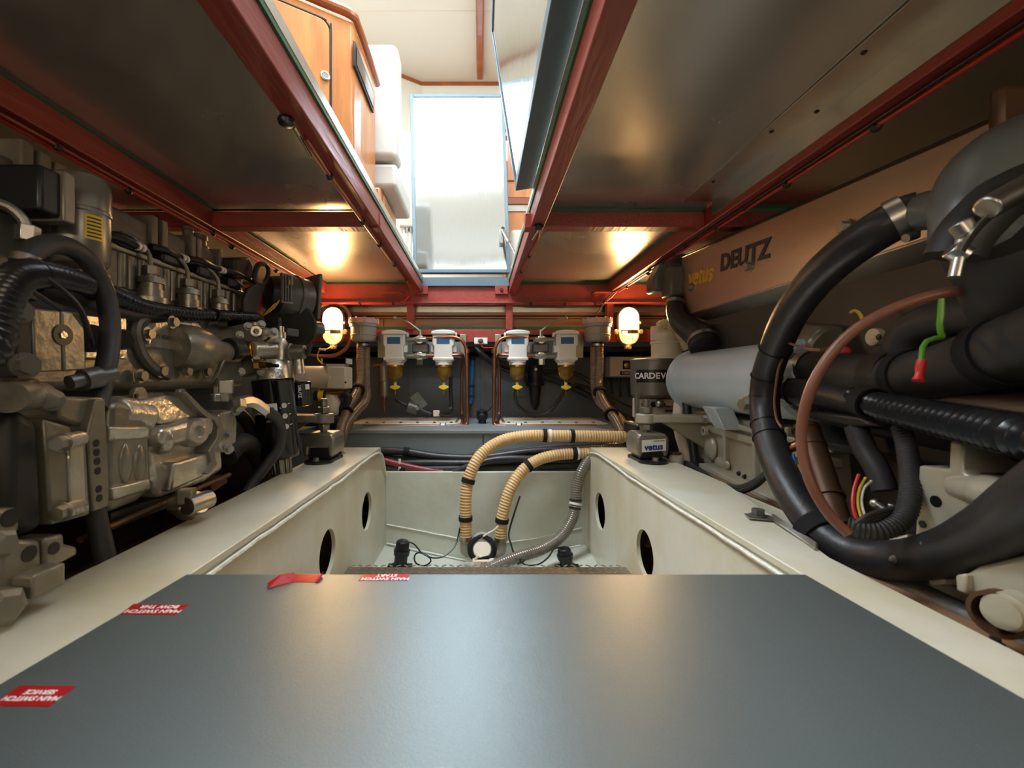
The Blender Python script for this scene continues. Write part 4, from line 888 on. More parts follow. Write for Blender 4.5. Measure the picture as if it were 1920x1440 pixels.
# ------------------------------------------------------------------ engine mounts
def mount(mir, lab):
    sx = -1 if not mir else 1
    c = V(-.598, 1.68, -.302) if not mir else V(.640, 1.68, -.302)
    t = thing('engine_mount', lab, 'engine mount', c)
    for dy in (-.055, .055):
        B().lathe(c+V(0, dy, 0), (0, 0, 1), [(0, .052), (.008, .052), (.010, .046), (.010, 0)], 24).build('foot_pad', 'black', t)
    B().box(c+V(-.05, -.06, 0), c+V(.05, .06, .012)).build('base_plate', 'black', t, .002)
    prof = [(-.062, .024), (-.070, .05), (-.070, .092), (-.055, .108), (.055, .108), (.070, .092), (.070, .05), (.062, .024), (.045, .024), (.042, .055), (-.042, .055), (-.045, .024)]
    B().prism([c+V(a*.84, -.065, z) for a, z in prof], (0, .13, 0)).build('housing', 'steel_d' if not mir else 'eng', t, .007, 3)
    B().box(c+V(-.042, -.05, .012), c+V(.042, .05, .056)).build('rubber_block', 'black', t, .004)
    for a, y in ((.0, -.085), (.045, .07)): bolt(c+V(a, y, .012), (0, 0, 1), .011, t, 'steel_d', h=.012)
    B().cyl(c+V(-.002, 0, .10), c+V(-.002, 0, .235), .013, n=16).build('stud', 'steel_d', t)
    for z in (.115, .180): B().cyl(c+V(-.002, 0, z), c+V(-.002, 0, z+.024), .024, n=6).build('nut', 'steel_d', t, .002)
    arm = B()
    az = .142
    arm.lathe(c+V(-.002, 0, az), (0, 0, 1), [(0, .038), (.036, .038)], 22)
    arm.prism([c+V(0, -.034, az+.004), c+V(0, .034, az+.004), c+V(sx*.24, .075, az+.004), c+V(sx*.24, -.06, az+.004)], (0, 0, .028))
    arm.prism([c+V(sx*.05, -.01, az+.006), c+V(sx*.24, -.01, az+.006), c+V(sx*.24, -.01, az-.11)], (0, .016, 0))
    arm.build('support_arm', 'eng' if not mir else 'engr', t, .004)
    if mir:
        q = lambda a, z: c+V(a, -.0665, z)
        B().prism([q(-.042, .040), q(.046, .046), q(.046, .090), q(-.042, .084)], (0, .002, 0)).build('label_plate', 'white', t)
        text('vetus', .032, c+V(0, -.067, .059), (1, 0, .06), (0, 0, 1), 'navy', t, .0003, bold=.0012, shear=.12)
        text('vetus.com', .010, c+V(.02, -.067, .083), (1, 0, .06), (0, 0, 1), 'navy', t, .0003)
    return c
mount(False, 'grey rubber engine mount standing on the left engine bed')
mount(True, 'engine mount with white and blue sticker on the right engine bed')
# ------------------------------------------------------------------ left engine
E = thing('marine_engine', 'grey painted diesel engine along the left side under black looms', 'engine', (-.95, 1.2, -.42))
Y_ = V(0, 1, 0)
# core block, sump
B().box((-.86, .15, -.30), (-1.25, 1.95, .21)).build('block', 'eng_d', E, .01)
B().prism([V(-.80, .62, -.24), V(-.80, 1.85, -.24), V(-.86, 1.85, -.40), V(-.86, .62, -.40)], (-.35, 0, 0)).build('sump', 'dark', E, .01)
B().box((-.76, .5, -.40), (-.80, 1.8, -.375)).box((-.72, .5, -.42), (-.9, 1.8, -.40)).build('sump_rail', 'brass' if False else 'bronze', E, .004)
# cylinder head bank with gasket ledge and cooling ribs
hy0, hy1 = S(196, 0, -.86).y, S(458, 0, -.86).y
B().box((-.86, hy0-.25, .20), (-1.22, hy1, .325)).build('cylinder_head', 'eng_d', E, .006)
B().box((-.848, hy0-.02, .308), (-.9, hy1+.01, .322)).build('gasket_ledge', 'eng', E, .003)
B().box((-.845, hy0-.02, .205), (-.9, hy1+.02, .222)).build('lower_ledge', 'eng_d', E, .003)
for px in (226, 243, 262, 310, 322, 335, 372, 384, 395, 426, 438):
    p = S(px, 600, -.862); B().cyl(V(-.862, p.y, .225), V(-.862, p.y, .306), .011, n=12).build('cooling_rib', 'eng', E)
# valve covers, each with its clamp bosses
cov = [(196, 284), (300, 350), (366, 408), (416, 456)]
for i, (pa, pb) in enumerate(cov):
    ya, yb_ = S(pa, 0, -.885).y, S(pb, 0, -.885).y
    B().box((-.885, ya, .322), (-1.12, yb_, .425+.004*i)).build('valve_cover', 'eng_d', E, .01, 3)
for px in (199, 287, 306, 360, 371, 412):
    y = S(px, 0, -.872).y; B().box((-.872, y, .318), (-1.0, y+.020, .445)).build('cover_clamp', 'eng', E, .004)
for px, a in ((40, .47), (75, .465), (105, .46)):                     # bosses of the nearest cover at top left
    y = S(px, 0, -.885).y; B().box((-.885, y, .36), (-1.0, y+.026, a)).build('cover_clamp', 'eng', E, .004)
B().box((-.90, .60, .20), (-1.2, .99, .43)).build('valve_cover', 'eng_d', E, .012, 3)
c = S(384, 475, -.93)
B().lathe(V(-.95, S(382, 0, -.93).y, .425), (0, 0, 1), [(0, .032), (.03, .032), (.03, .026), (.05, .026), (.05, .03), (.066, .028), (.066, 0)], 20).build('oil_filler', 'eng_d', E)
B().lathe(V(-.95, S(364, 0, -.93).y, .42), (0, 0, 1), [(0, .016), (.07, .016), (.072, .018), (.082, .016), (.082, 0)], 16).build('breather', 'eng_d', E)
# injector pumps in a row with delivery pipes
for px, r in ((283, .03), (353, .03), (411, .029), (462, .028)):
    p = S(px, 555, -.83); y = p.y
    B().lathe(V(-.83, y, .195), (0, 0, 1), [(0, .038), (.014, .038), (.016, r), (.035, r), (.036, r*.86), (.050, r*.86), (.051, r), (.066, r*.9), (.067, .014), (.088, .014)], 20).build('injection_pump', 'steel_d', E)
    B().cyl(V(-.83, y, .268), V(-.83, y, .29), .019, n=6).build('union_nut', 'steel_d', E, .001)
    B().tube([V(-.83, y, .28), V(-.832, y-.004, .32), V(-.84, y-.03, .345), V(-.87, y-.05, .36)], .0055, 8).build('delivery_pipe', 'steel_d', E)
    B().obox(V(-.865, y-.05, .335), (.05, .07, .035), (1, 0, 0), (.3, 0, 1)).build('rocker_plug', 'black', E, .008)
# lower flange row
for px in (245, 300, 330, 375, 395, 430): bolt(S(px, 590, -.845), (1, 0, 0), .008, E, 'steel_d')
# coolant canister with yellow striped label
cy = S(153, 420, -.80); ca = V(-.80, cy.y, 0)
cn = B().lathe(V(-.80, cy.y, .232), (0, 0, 1), [(0, .040), (.01, .046), (.10, .046), (.102, .048), (.108, .048), (.11, .046), (.165, .046), (.175, .040), (.175, 0)], 32).build('coolant_canister', 'canister', E)
bm = B()
def arc(r, z0, z1, a0, a1, cx, cyy, n=10):
    vs_ = [bm.b.verts.new((cx+r*math.cos(math.radians(a0+(a1-a0)*k/n)), cyy+r*math.sin(math.radians(a0+(a1-a0)*k/n)), z)) for z in (z0, z1) for k in range(n+1)]
    for k in range(n): bm.b.faces.new((vs_[k], vs_[k+1], vs_[n+2+k], vs_[n+1+k]))
arc(.0466, .278, .326, -42, -5, -.80, cy.y)
yl_ = bm.build('yellow_label', 'yellow', cn)
bm = B()
for k in range(6): arc(.0469, .282+k*.0072, .285+k*.0072, -38, -9, -.80, cy.y, 6)
bm.build('label_print', 'ink', cn)
B().box((-.745, S(70, 0, -.75).y, .29), (-.83, S(122, 0, -.75).y, .37)).build('relay_box', 'black', E, .006)
B().box((-.738, S(118, 0, -.74).y, .285), (-.80, S(140, 0, -.74).y, .375)).build('relay_bracket', 'eng', E, .003)
p = S(52, 430, -.74)
B().tube([S(-5, 380, -.76), S(20, 390, -.75), S(42, 410, -.74), S(54, 435, -.735)], .008, 10).build('fuel_pipe', 'steel_d', E)
B().cyl(p+V(0, 0, -.02), p+V(0, 0, .005), .016, n=6).build('pipe_nut', 'steel', E, .001)
B().tube([S(190, 455, -.83), S(200, 468, -.82), S(190, 477, -.81), S(160, 475, -.80)], .010, 8).build('canister_lead', 'black', E)
for k, px in enumerate((205, 290, 362, 425)):
    B().tube([S(px-8, 440+k*22, -.84), S(px+18, 446+k*22, -.835), S(px+36, 455+k*22, -.84), S(px+62, 466+k*22, -.84)], .009, 8).build('harness_tail', 'black', E)
    P = S(px+50, 461+k*22, -.838); B().ring(P, (0, 1, .2), .0105, .008, .008, 12).ring(P+V(0, .014, 0), (0, 1, .2), .0105, .008, .008, 12).build('white_sleeve', 'lettering', E)
# lifting eye and dark bracket
B().prism([S(a, b_, -.80) for a, b_ in ((466, 540), (484, 530), (500, 528), (490, 560), (480, 600), (458, 600), (458, 560))], (-.012, 0, 0)).tube([S(a, b_, -.806) for a, b_ in ((480, 530), (478, 512), (484, 497), (495, 495), (503, 503), (502, 518), (494, 532))], .010, 8, closed=True, flat=.8).build('lifting_eye', 'dark', E, .003)
B().prism([S(a, b_, -.83) for a, b_ in ((440, 484), (468, 482), (476, 500), (474, 524), (444, 522))], (-.06, 0, 0)).build('rear_cover', 'dark', E, .008)
# alternator
c = A(548, 558, 1.78)
ax = V(.62, .78, -.05).normalized()
al = B().lathe(c-ax*.07, ax, [(0, .03), (.004, .070), (.02, .078), (.07, .086), (.07, .092), (.085, .092), (.09, .086), (.125, .086), (.13, .08), (.14, .04), (.14, 0)], 30).build('alternator', 'eng_d', E)
B().lathe(c-ax*.115, ax, [(0, .0), (0, .045), (.01, .062), (.05, .074)], 22).build('end_cap', 'black', al)
B().obox(c-ax*.055+V(.05, -.045, .015), (.012, .05, .115), (.8, -.6, 0), (0, 0, 1)).build('regulator', 'steel_d', al, .003)
for k in range(4): B().obox(c-ax*.055+V(.056, -.058, .015)+V(.6, .8, 0)*(-.016+.011*k), (.006, .006, .10), (.8, -.6, 0)).build('regulator_fin', 'eng_d', al)
B().obox(c+ax*.075+V(0, 0, .01), (.016, .17, .19), ax).build('drive_flange', 'eng_d', al, .015, 3)
B().lathe(c+ax*.09+V(0, 0, -.11), ax, [(0, .03), (.04, .03)], 16).build('pivot_lug', 'eng_d', al)
B().obox(c+V(-.06, 0, -.15), (.05, .25, .03), ax).build('alternator_bracket', 'eng_d', E, .005)
for k, m_ in enumerate(('wireyel', 'wireyel', 'black')):
    B().tube([c+V(.03, -.09, .05-.01*k), c+V(.01, -.1, .0), c+V(-.03, -.1, -.06+.01*k), c+V(-.09, -.10, -.10-.006*k)], .0035, 6).build('wire', m_, al)
B().cyl(A(473, 625, 1.6), A(487, 555, 1.7), .012).build('red_boot', 'wirered', E)
B().lathe(A(542, 612, 1.75), V(-.2, .9, .3), [(0, .0), (0, .10), (.02, .105), (.03, .09), (.03, 0)], 24).build('belt_pulley', 'dark', E)
# thermostat / gear box block at the near end
q = [(60, 578), (115, 582), (117, 703), (64, 699)]
def tlt(px, py): return S(px, py, -.655)
B().prism([tlt(60, 577), tlt(114, 583), tlt(118, 696), tlt(65, 699)], (-.13, 0, 0)).build('pump_block', 'eng', E, .003)
B().prism([tlt(116, 583), tlt(158, 587), tlt(162, 694), tlt(121, 696)], (-.13, 0, 0)).build('pump_block', 'eng', E, .003)
B().prism([tlt(24, 560), tlt(60, 575), tlt(64, 700), tlt(30, 710)], (-.12, 0, 0)).build('end_plate', 'dark', E, .004)
B().cyl(tlt(117, 628)+V(-.01, 0, 0), tlt(117, 628)+V(.002, 0, 0), .0165, n=20).build('bore', 'black', E)
B().cyl(tlt(116, 628), tlt(116, 628)+V(.004, 0, 0), .006, n=6).build('bore_pin', 'eng_l', E)
bolt(tlt(38, 584), (1, -.3, 0), .012, E, 'steel_d'); bolt(tlt(46, 685), (1, -.3, 0), .014, E, 'steel_d')
# side plates with black caps
B().prism([S(160, 590, -.76), S(238, 596, -.76), S(240, 674, -.76), S(160, 672, -.76)], (-.05, 0, 0)).build('side_plate', 'eng_l', E, .003)
for px, py in ((163, 635), (221, 637)): B().cyl(S(px, py, -.765), S(px, py, -.765)+V(.02, -.008, 0), .027 if px < 200 else .022, n=24).build('core_cap', 'black', E, .003)
B().box((-.78, .72, -.02), (-.95, 1.45, .085)).build('side_gallery', 'eng', E, .02, 3)
# water inlet housing: plate, curved dark arm, bell
B().prism([S(276, 600, -.795), S(372, 603, -.795), S(402, 640, -.795), S(396, 688, -.795), S(278, 690, -.795)], (-.06, 0, 0)).build('housing_plate', 'eng_l', E, .006)
bc = S(338, 652, -.785)
B().lathe(V(-.785, bc.y-.03, bc.z), V(.10, 1, .0), [(0, .0), (0, .052), (.02, .062), (.07, .062), (.11, .055), (.145, .038), (.18, .030), (.25, .028)], 30).build('inlet_bell', 'eng', E)
B().tube([S(270, 598, -.79), S(252, 615, -.78), S(256, 645, -.78), S(268, 672, -.775), S(292, 694, -.775), S(310, 702, -.775)], .020, 10, flat=.7).build('curved_arm', 'eng_d', E)
for px, py in ((276, 626), (300, 696), (348, 696), (385, 697), (322, 604), (262, 705)): bolt(S(px, py, -.765), (1, 0, 0), .012, E, 'steel_d')
text('425 4268', .017, S(305, 632, -.794), (0, 1, 0), (0, 0, 1), 'eng_d', E, .0006)
B().cyl(S(428, 655, -.755), S(446, 655, -.755), .034, n=24).build('seal_ring', 'black', E, .003)
# pump body beyond it: brass plug, pipe, head casting, tee, thermostat valve
Yp = 1.42
B().cyl(A(470, 657, Yp), A(535, 655, Yp+.12), .031, n=24).build('pipe_body', 'eng_l', E, .004)
B().cyl(A(452, 659, Yp-.01), A(474, 657, Yp), .028, n=24).build('brass_plug', 'brass', E, .003)
B().cyl(A(450, 659, Yp-.015), A(453, 659, Yp-.01), .015, n=16).build('plug_bore', 'dark', E)
B().prism([A(400, 618, 1.45), A(460, 606, 1.45), A(520, 618, 1.45), A(522, 642, 1.45), A(450, 640, 1.45), A(402, 645, 1.45)], (-.04, .12, 0)).build('filter_head', 'eng_l', E, .008)
for px, py in ((465, 612), (450, 628), (482, 622), (514, 622), (490, 608)): bolt(A(px, py, 1.445), (.8, -1, .2), .010, E, 'steel_d', h=.014)
B().ring(A(482, 622, 1.44), (.3, -1, 0), .017, .009, .015, 16).build('eye', 'eng_l', E)
B().prism([A(412, 690, 1.44), A(455, 672, 1.44), A(484, 668, 1.44), A(486, 700, 1.44), A(455, 706, 1.44)], (-.05, .14, 0)).build('filter_bracket', 'eng', E, .008)
B().cyl(A(476, 684, 1.40), A(492, 684, 1.41), .018, n=6).cyl(A(488, 684, 1.4), A(500, 684, 1.4), .012).build('brass_sensor', 'brass', E)
B().cyl(A(500, 684, 1.4), A(508, 685, 1.4), .009).cyl(A(506, 685, 1.4), A(522, 686, 1.4), .0055).build('sensor_lead', 'black', E)
for px, py in ((452, 697), (480, 674), (490, 697)): bolt(A(px, py, 1.42), (.8, -1, .2), .010, E, 'steel_d')
B().lathe(A(527, 612, 1.5), A(529, 700, 1.5)-A(527, 612, 1.5), [(0, .010), (.02, .010), (.02, .016), (.04, .016), (.042, .014), (.06, .020), (.12, .019), (.16, .017)], 18).build('tee_pipe', 'eng_l', E)
B().cyl(A(523, 596, 1.5), A(524, 614, 1.5), .007).build('tee_lead', 'black', E)
B().cyl(A(528, 650, 1.5), A(545, 655, 1.5), .015).build('tee_branch', 'eng_l', E)
B().lathe(A(541, 660, 1.5), V(1, 0, 0), [(0, .0), (0, .026), (.004, .03), (.01, .03), (.012, .026), (.055, .024), (.06, .016), (.06, 0)], 22).build('valve_drum', 'steel_d', E)
B().cyl(A(573, 660, 1.5), A(580, 662, 1.5), .012).obox(A(580, 656, 1.5), (.008, .02, .04), (1, 0, -.3)).build('valve_knob', 'dark', E, .002)
B().lathe(A(540, 672, 1.52), V(.05, 0, -1), [(0, .022), (.05, .018), (.05, .024), (.075, .022)], 16).cyl(A(560, 672, 1.52), A(563, 700, 1.52), .016).build('valve_stem', 'eng_l', E)
B().box(A(548, 713, 1.5), A(574, 700, 1.62)).build('filter_base', 'eng_l', E, .008)
B().lathe(A(513, 713, 1.47), (0, 0, 1), [(-.01, .064), (0, .064), (.004, .052), (.05, .046), (.07, .03)], 26).build('filter_base', 'eng_l', E)
B().tube([A(410, 710, 1.25), A(400, 720, 1.25), A(412, 690, 1.27), A(420, 670, 1.29)], .006, 8).build('steel_pipe', 'steel_d', E)
B().tube([A(455, 605, 1.5), A(490, 602, 1.52), A(512, 612, 1.5), A(518, 625, 1.48), A(505, 634, 1.45), A(495, 640, 1.44)], .0035, 6).build('sensor_wire', 'black', E)
# oil filters (spin-on cans, part of the engine)
def can(px, ptop, pbot, Y, r, tilt, nm):
    a = A(px, ptop, Y); ln = (pbot-ptop)/F*Y; d = V(tilt, 0, -1).normalized()
    o = B().lathe(a, d, [(0, r*.9), (.002, r*1.02), (.010, r*1.02), (.012, r), (ln-.012, r), (ln-.004, r*.95), (ln, r*.8), (ln, 0)], 32).build(nm, 'blackgloss', E)
    return a, d, ln, o
a, d, ln, o1 = can(511, 711, 860, 1.45, .064, .10, 'oil_filter')
def wrap_label(a, d, r, t0, t1, a0, a1, m_, nm, parent):
    bm2 = B(); z = -d; x = V(1, 0, 0); x = (x-z*x.dot(z)).normalized(); y = z.cross(x); vs_ = []
    n = 10
    for t in (t0, t1):
        for k in range(n+1):
            g = math.radians(a0+(a1-a0)*k/n); vs_.append(bm2.b.verts.new(a+d*t+(x*math.sin(g)-y*math.cos(g))*r))
    for k in range(n): bm2.b.faces.new((vs_[k], vs_[k+1], vs_[n+2+k], vs_[n+1+k]))
    return bm2.build(nm, m_, parent)
wrap_label(a, d, .0644, .080, .112, -50, 30, 'white', 'white_label', o1)
text('vetus', .028, a+d*.096+V(-.004, -.0652, 0), (1, 0, 0), -d, 'ink', o1, .0003, bold=.0012, shear=.1)
text('DIESEL', .012, a+d*.12+V(.012, -.0648, 0), (1, 0, 0), -d, 'lettering', o1, .0003, bold=.0004)
text('oil filter', .010, a+d*.135+V(.014, -.0648, 0), (1, 0, 0), -d, 'lettering', E, .0003)
for k in range(3):
    q0 = a+d*(.085+.034*k)+V(.049, -.0425, 0); nq = V(.75, -.62, 0)
    B().ring(q0, nq, .0085, .0066, .0006, 20).obox(q0+V(.010, .012, .006), (.008, .002, .002), (.6, .8, .4)).obox(q0+V(-.008, -.009, -.008), (.006, .002, .002), (.6, .8, -.4)).build('pictogram', 'lettering', o1)
B().lathe(a+d*(ln+.0), d, [(0, .03), (.02, .03), (.05, .028), (.05, 0)], 16).build('drain_bowl', 'steel_d', E)
for k in range(10):
    g = 2*PI*k/10; B().cyl(a+d*ln+V(math.cos(g)*.031, math.sin(g)*.031, 0), a+d*(ln+.05)+V(math.cos(g)*.029, math.sin(g)*.029, 0), .004, n=6).build('bowl_rib', 'steel_d', E)
a, d, ln, o2 = can(558, 716, 762, 1.62, .046, .06, 'fuel_filter')
text('DEUTZ', .014, a+d*.035+V(.022, -.0405, 0), -d*-1, (1, .5, 0), 'lettering', E, .0003, bold=.0004)
text('o-', .02, a+d*.04+V(-.01, -.0462, 0), -d*-1, (1, 0, 0), 'lettering', E, .0003)
wrap_label(a, d, .0463, .004, .03, 55, 80, 'white', 'white_label', E)
# gearbox and hydraulic pump
XG = -.63
sp([(205, 760), (225, 748), (262, 762), (284, 800), (287, 915), (262, 940), (208, 962), (200, 940)], -.66, .22, 'gear_housing', 'eng', E, .014, 3)
B().cyl(S(204, 775, -.692), S(272, 782, -.692), .034, n=24).build('gear_boss', 'eng_l', E, .010)
B().prism([S(206, 800, -.645), S(284, 800, -.645), S(286, 825, -.66), S(206, 830, -.66)], (-.05, 0, 0)).build('gear_shoulder', 'eng_l', E, .008, 3)
B().prism([S(212, 915, -.642), S(284, 897, -.642), S(286, 918, -.65), S(214, 940, -.65)], (-.05, 0, 0)).build('gear_foot', 'eng_l', E, .006, 3)
text('HURTH', .016, S(245, 920, -.641), (0, 1, .12), (0, 0, 1), 'eng_d', E, .0015, bold=.0004) if False else None
for px in (235, 262): B().ball(S(px, 868, -.660), .022, (.32, .7, 1.7)).build('gear_rib', 'eng', E)
# flange plate with a row of holes
fp = sp([(164, 813), (180, 748), (198, 748), (206, 930), (204, 950), (176, 960)], -.632, .06, 'flange_plate', 'eng', E, .003)
for px, py in ((180, 831), (181, 848), (182, 865), (183, 883), (185, 917), (186, 934)):
    B().cyl(S(px, py, -.6318), S(px, py, -.6318)+V(.0006, 0, 0), .0062, n=16).build('bolt_hole', 'black', fp)
B().prism([S(100, 742, -.645), S(198, 745, -.645), S(198, 765, -.645), S(150, 800, -.645), S(110, 785, -.645)], (-.10, 0, 0)).build('top_web', 'eng', E, .006)
# near plate assembly
sp([(82, 785), (134, 800), (136, 812), (162, 818), (170, 965), (135, 975), (95, 985)], -.625, .08, 'cover_plate', 'eng', E, .004)
sp([(128, 815), (158, 822), (164, 945), (132, 955)], -.6215, .01, 'cover_panel', 'eng_l', E, .003)
for py in (826, 955):
    p = S(118, py+4, -.60); B().cyl(p+V(0, -.0, 0), S(150, py-4, -.615), .012, n=18).build('stud_boss', 'eng_l', E, .002)
    bolt(p, (.25, -1, 0), .010, E, 'steel', h=.016)
bolt(S(97, 750, -.62), (.5, -1, 0), .012, E, 'steel')
sp([(52, 715), (75, 708), (90, 760), (70, 770)], -.63, .03, 'strap_bracket', 'bronze', E, .004)
sp([(30, 760), (78, 790), (88, 990), (40, 1010), (10, 980), (12, 800)], -.618, .14, 'rubber_coupling', 'dark', E, .015, 3)
B().cyl(S(15, 745, -.60), S(75, 742, -.66), .02).build('cross_tube', 'eng', E)
B().lathe(S(130, 718, -.66), V(.2, .8, .2), [(0, .012), (.02, .012), (.02, .018), (.045, .018), (.045, .013), (.07, .013)], 16).build('hose_tail', 'eng_d', E)
# bellhousing feet with big holes
sp([(-20, 955), (36, 950), (40, 995), (20, 1010), (-20, 1012)], -.60, .10, 'foot_casting', 'eng', E, .006)
B().cyl(S(19, 971, -.5997), S(19, 971, -.5997)+V(.0008, 0, 0), .0115, n=20).build('bolt_hole', 'black', E)
sp([(0, 1010), (78, 1012), (82, 1100), (60, 1105), (58, 1085), (35, 1090), (30, 1140), (0, 1150)], -.598, .10, 'foot_casting', 'eng', E, .006)
B().cyl(S(55, 1038, -.5977), S(55, 1038, -.5977)+V(.0008, 0, 0), .0105, n=20).build('bolt_hole', 'black', E)
sp([(83, 1010), (120, 1000), (122, 1020), (145, 1025), (146, 1040), (108, 1060), (106, 1075), (84, 1082)], -.60, .05, 'foot_casting', 'eng', E, .004)
B().cyl(S(101, 1028, -.5997), S(101, 1028, -.5997)+V(.0008, 0, 0), .0085, n=20).build('bolt_hole', 'dark', E)
B().obox(S(72, 1088, -.585), (.03, .045, .03), (1, 0, 0)).build('spacer_block', 'eng', E, .003)
B().lathe(S(8, 1020, -.575), V(1, 0, 0), [(-.03, .018), (0, .018), (.006, .012), (.006, 0)], 6).build('hex_head', 'eng', E)
B().lathe(S(10, 1140, -.572), V(1, -.2, 0), [(-.05, .024), (0, .024), (.006, .016), (.006, 0)], 6).build('hex_head', 'eng', E)
# hydraulic pump: bright casting in two halves with a split flange
hp = sp([(272, 800), (330, 772), (395, 775), (415, 800), (420, 880), (385, 905), (300, 935), (286, 900)], -.678, .16, 'hydraulic_pump', 'eng_l', E, .012, 3)
B().prism([S(248, 753, -.668), S(342, 736, -.668), S(382, 768, -.662), S(386, 784, -.660), S(304, 797, -.660), S(270, 767, -.668)], (-.10, 0, 0)).build('pump_top', 'eng_l', hp, .010, 3)
B().prism([S(302, 803, -.642), S(398, 778, -.642), S(405, 792, -.642), S(402, 816, -.642), S(312, 840, -.642), S(300, 827, -.642)], (-.08, 0, 0)).build('pump_shoulder', 'eng_l', hp, .012, 3)
B().prism([S(328, 868, -.650), S(398, 846, -.650), S(392, 880, -.650), S(380, 895, -.655), S(318, 924, -.660)], (-.08, 0, 0)).build('pump_belly', 'eng_l', hp, .008, 3)
B().lathe(S(372, 810, -.632), V(1, -.25, .12), [(-.03, .032), (-.004, .030), (.003, .025), (.003, .014), (-.006, .012), (-.006, 0)], 26).build('port_boss', 'eng_l', E)
B().cyl(S(288, 826, -.672), S(312, 822, -.662), .031, n=22).build('pump_barrel', 'eng_l', hp, .006)
fl = [(345, 735), (352, 735), (382, 765), (395, 776), (412, 782), (420, 800), (418, 825), (402, 845), (408, 870), (392, 890), (386, 888), (398, 868), (392, 845), (408, 822), (411, 802), (404, 788), (390, 782), (375, 770)]
B().prism([S(a_, b_, -.642) for a_, b_ in fl], (-.05, 0, 0)).build('split_flange', 'eng', E, .003)
sp([(412, 775), (440, 768), (446, 790), (444, 830), (420, 850), (412, 830)], -.66, .08, 'end_block', 'eng_l', E, .006)
for px, py in ((430, 815), (442, 770), (428, 842)): bolt(S(px, py, -.652), (1, -.4, 0), .010, E, 'steel')
B().obox(S(418, 738, -.65), (.035, .04, .04), (1, .3, 0)).cyl(S(405, 752, -.655), S(405, 738, -.655), .014, n=6).build('adaptor', 'white' if False else 'steel', E, .003)
B().obox(S(424, 725, -.64), (.032, .032, .034), (1, .5, 0)).build('adaptor_cube', 'steel', E, .003)
B().tube([S(430, 758, -.63), S(448, 755, -.62), S(464, 752, -.615), S(478, 756, -.61), S(500, 772, -.60)], .016, 6).build('hose_elbow', 'brass' if False else 'steel', E)
for px, py in ((446, 757), (488, 764)): B().cyl(S(px-6, py, -.62), S(px+6, py+3, -.615), .0195, n=6).build('hose_nut', 'steel_d', E, .001)
# drain elbow near the bed, brown rail, label plate
B().cyl(S(335, 935, -.64), S(362, 955, -.63), .030, n=6).build('drain_elbow', 'steel_d', E, .002)
B().cyl(S(350, 950, -.61), S(392, 935, -.60), .020, n=18).cyl(S(366, 945, -.61), S(374, 941, -.60), .026, n=18).build('drain_tail', 'steel', E, .002)
B().obox(S(350, 930, -.62), (.03, .03, .03), (1, .3, 0)).build('drain_block', 'steel_d', E, .003)
B().prism([S(208, 962, -.69), S(330, 925, -.69), S(330, 945, -.69), S(208, 995, -.69)], (-.01, 0, 0)).build('rail_plate', 'dark', E)
B().cyl(S(150, 1012, -.68), S(430, 890, -.68), .006, n=8).build('rail_rod', 'bronze', E)
B().prism([S(395, 905, -.69), S(425, 890, -.69), S(428, 905, -.69), S(398, 925, -.69)], (-.04, 0, 0)).build('brass_lug', 'bronze', E, .003)
for px, py in ((254, 742), (334, 741)): 
    B().cyl(S(px, py, -.72), S(px, py, -.72)+V(.012, 0, 0), .019 if px < 300 else .016, n=20).build('core_plug', 'eng', E, .002)
    bolt(S(px, py, -.708), (1, 0, 0), .004, E, 'dark', washer=False)
# ---- hoses and looms on the left engine, each a thing of its own
L1 = [S(-30, 660, -.60), S(-8, 590, -.62), S(12, 545, -.64), S(40, 518, -.66), S(80, 514, -.69)]
L1 = [V(-.95, .30, -.02), V(-.75, .40, -.02), V(-.62, .47, .0)]+L1
cable('corrugated_loom', 'thick corrugated black loom rising at the left picture edge', 'loomblack', .021, L1, 'loom', rib=(.0120, .12), n=14)
L2 = [S(62, 512, -.675), S(110, 520, -.70), S(160, 535, -.73), S(210, 555, -.76), S(270, 577, -.78), S(340, 587, -.80), S(410, 591, -.80), S(478, 594, -.80)]
t = thing('corrugated_loom', 'long corrugated black loom sagging along the left engine head', 'loom', L2[0])
B().tube(L2, [.021, .0205, .0195, .018, .017, .016, .0155, .015], 14, rib=(.0150, .11)).build('loom', 'loomblack', t)
band(L2, .74, .018, .014, 'tape', 'velcro', t); B().lathe(L2[-1], (0, 1, -.3), [(0, .018), (.03, .02), (.05, .012), (.05, 0)], 12).build('end_boot', 'black', t)
cable('black_loom', 'second smooth black loom hanging just under the corrugated one', 'black', .018, [S(60, 530, -.69), S(110, 548, -.72), S(170, 572, -.76), S(240, 590, -.78), S(300, 592, -.80), S(340, 592, -.81)], 'loom', n=12)
H1 = [S(40, 560, -.70), S(45, 505, -.70), S(60, 473, -.70), S(95, 458, -.71), S(135, 466, -.72), S(170, 495, -.72), S(195, 545, -.715), S(206, 600, -.705), S(205, 650, -.695), S(196, 700, -.68), S(180, 765, -.665)]
t = thing('black_hose', 'matt black rubber hose arching over the loom at the left engine', 'hose', H1[-1])
B().tube(H1, .0165, 14).build('hose', 'rubber2', t); band(H1, .12, .0172, .012, 'hose_clamp', 'steel_d', t)
H2 = [S(172, 930, -.67), S(184, 985, -.665), S(194, 1030, -.655), S(205, 1075, -.645), S(216, 1110, -.64)]
cable('black_hose', 'black hose dropping below the drilled flange behind the left bed', 'rubber2', .0155, H2, 'hose', n=12)
cable('black_hose', 'hydraulic hose bending down from the chrome elbow past the oil filter', 'rubber2', .016, [S(498, 770, -.60), S(516, 782, -.60), S(526, 805, -.605), S(522, 840, -.62), S(500, 872, -.645), S(478, 900, -.67), S(462, 925, -.68)], 'hose', n=12)
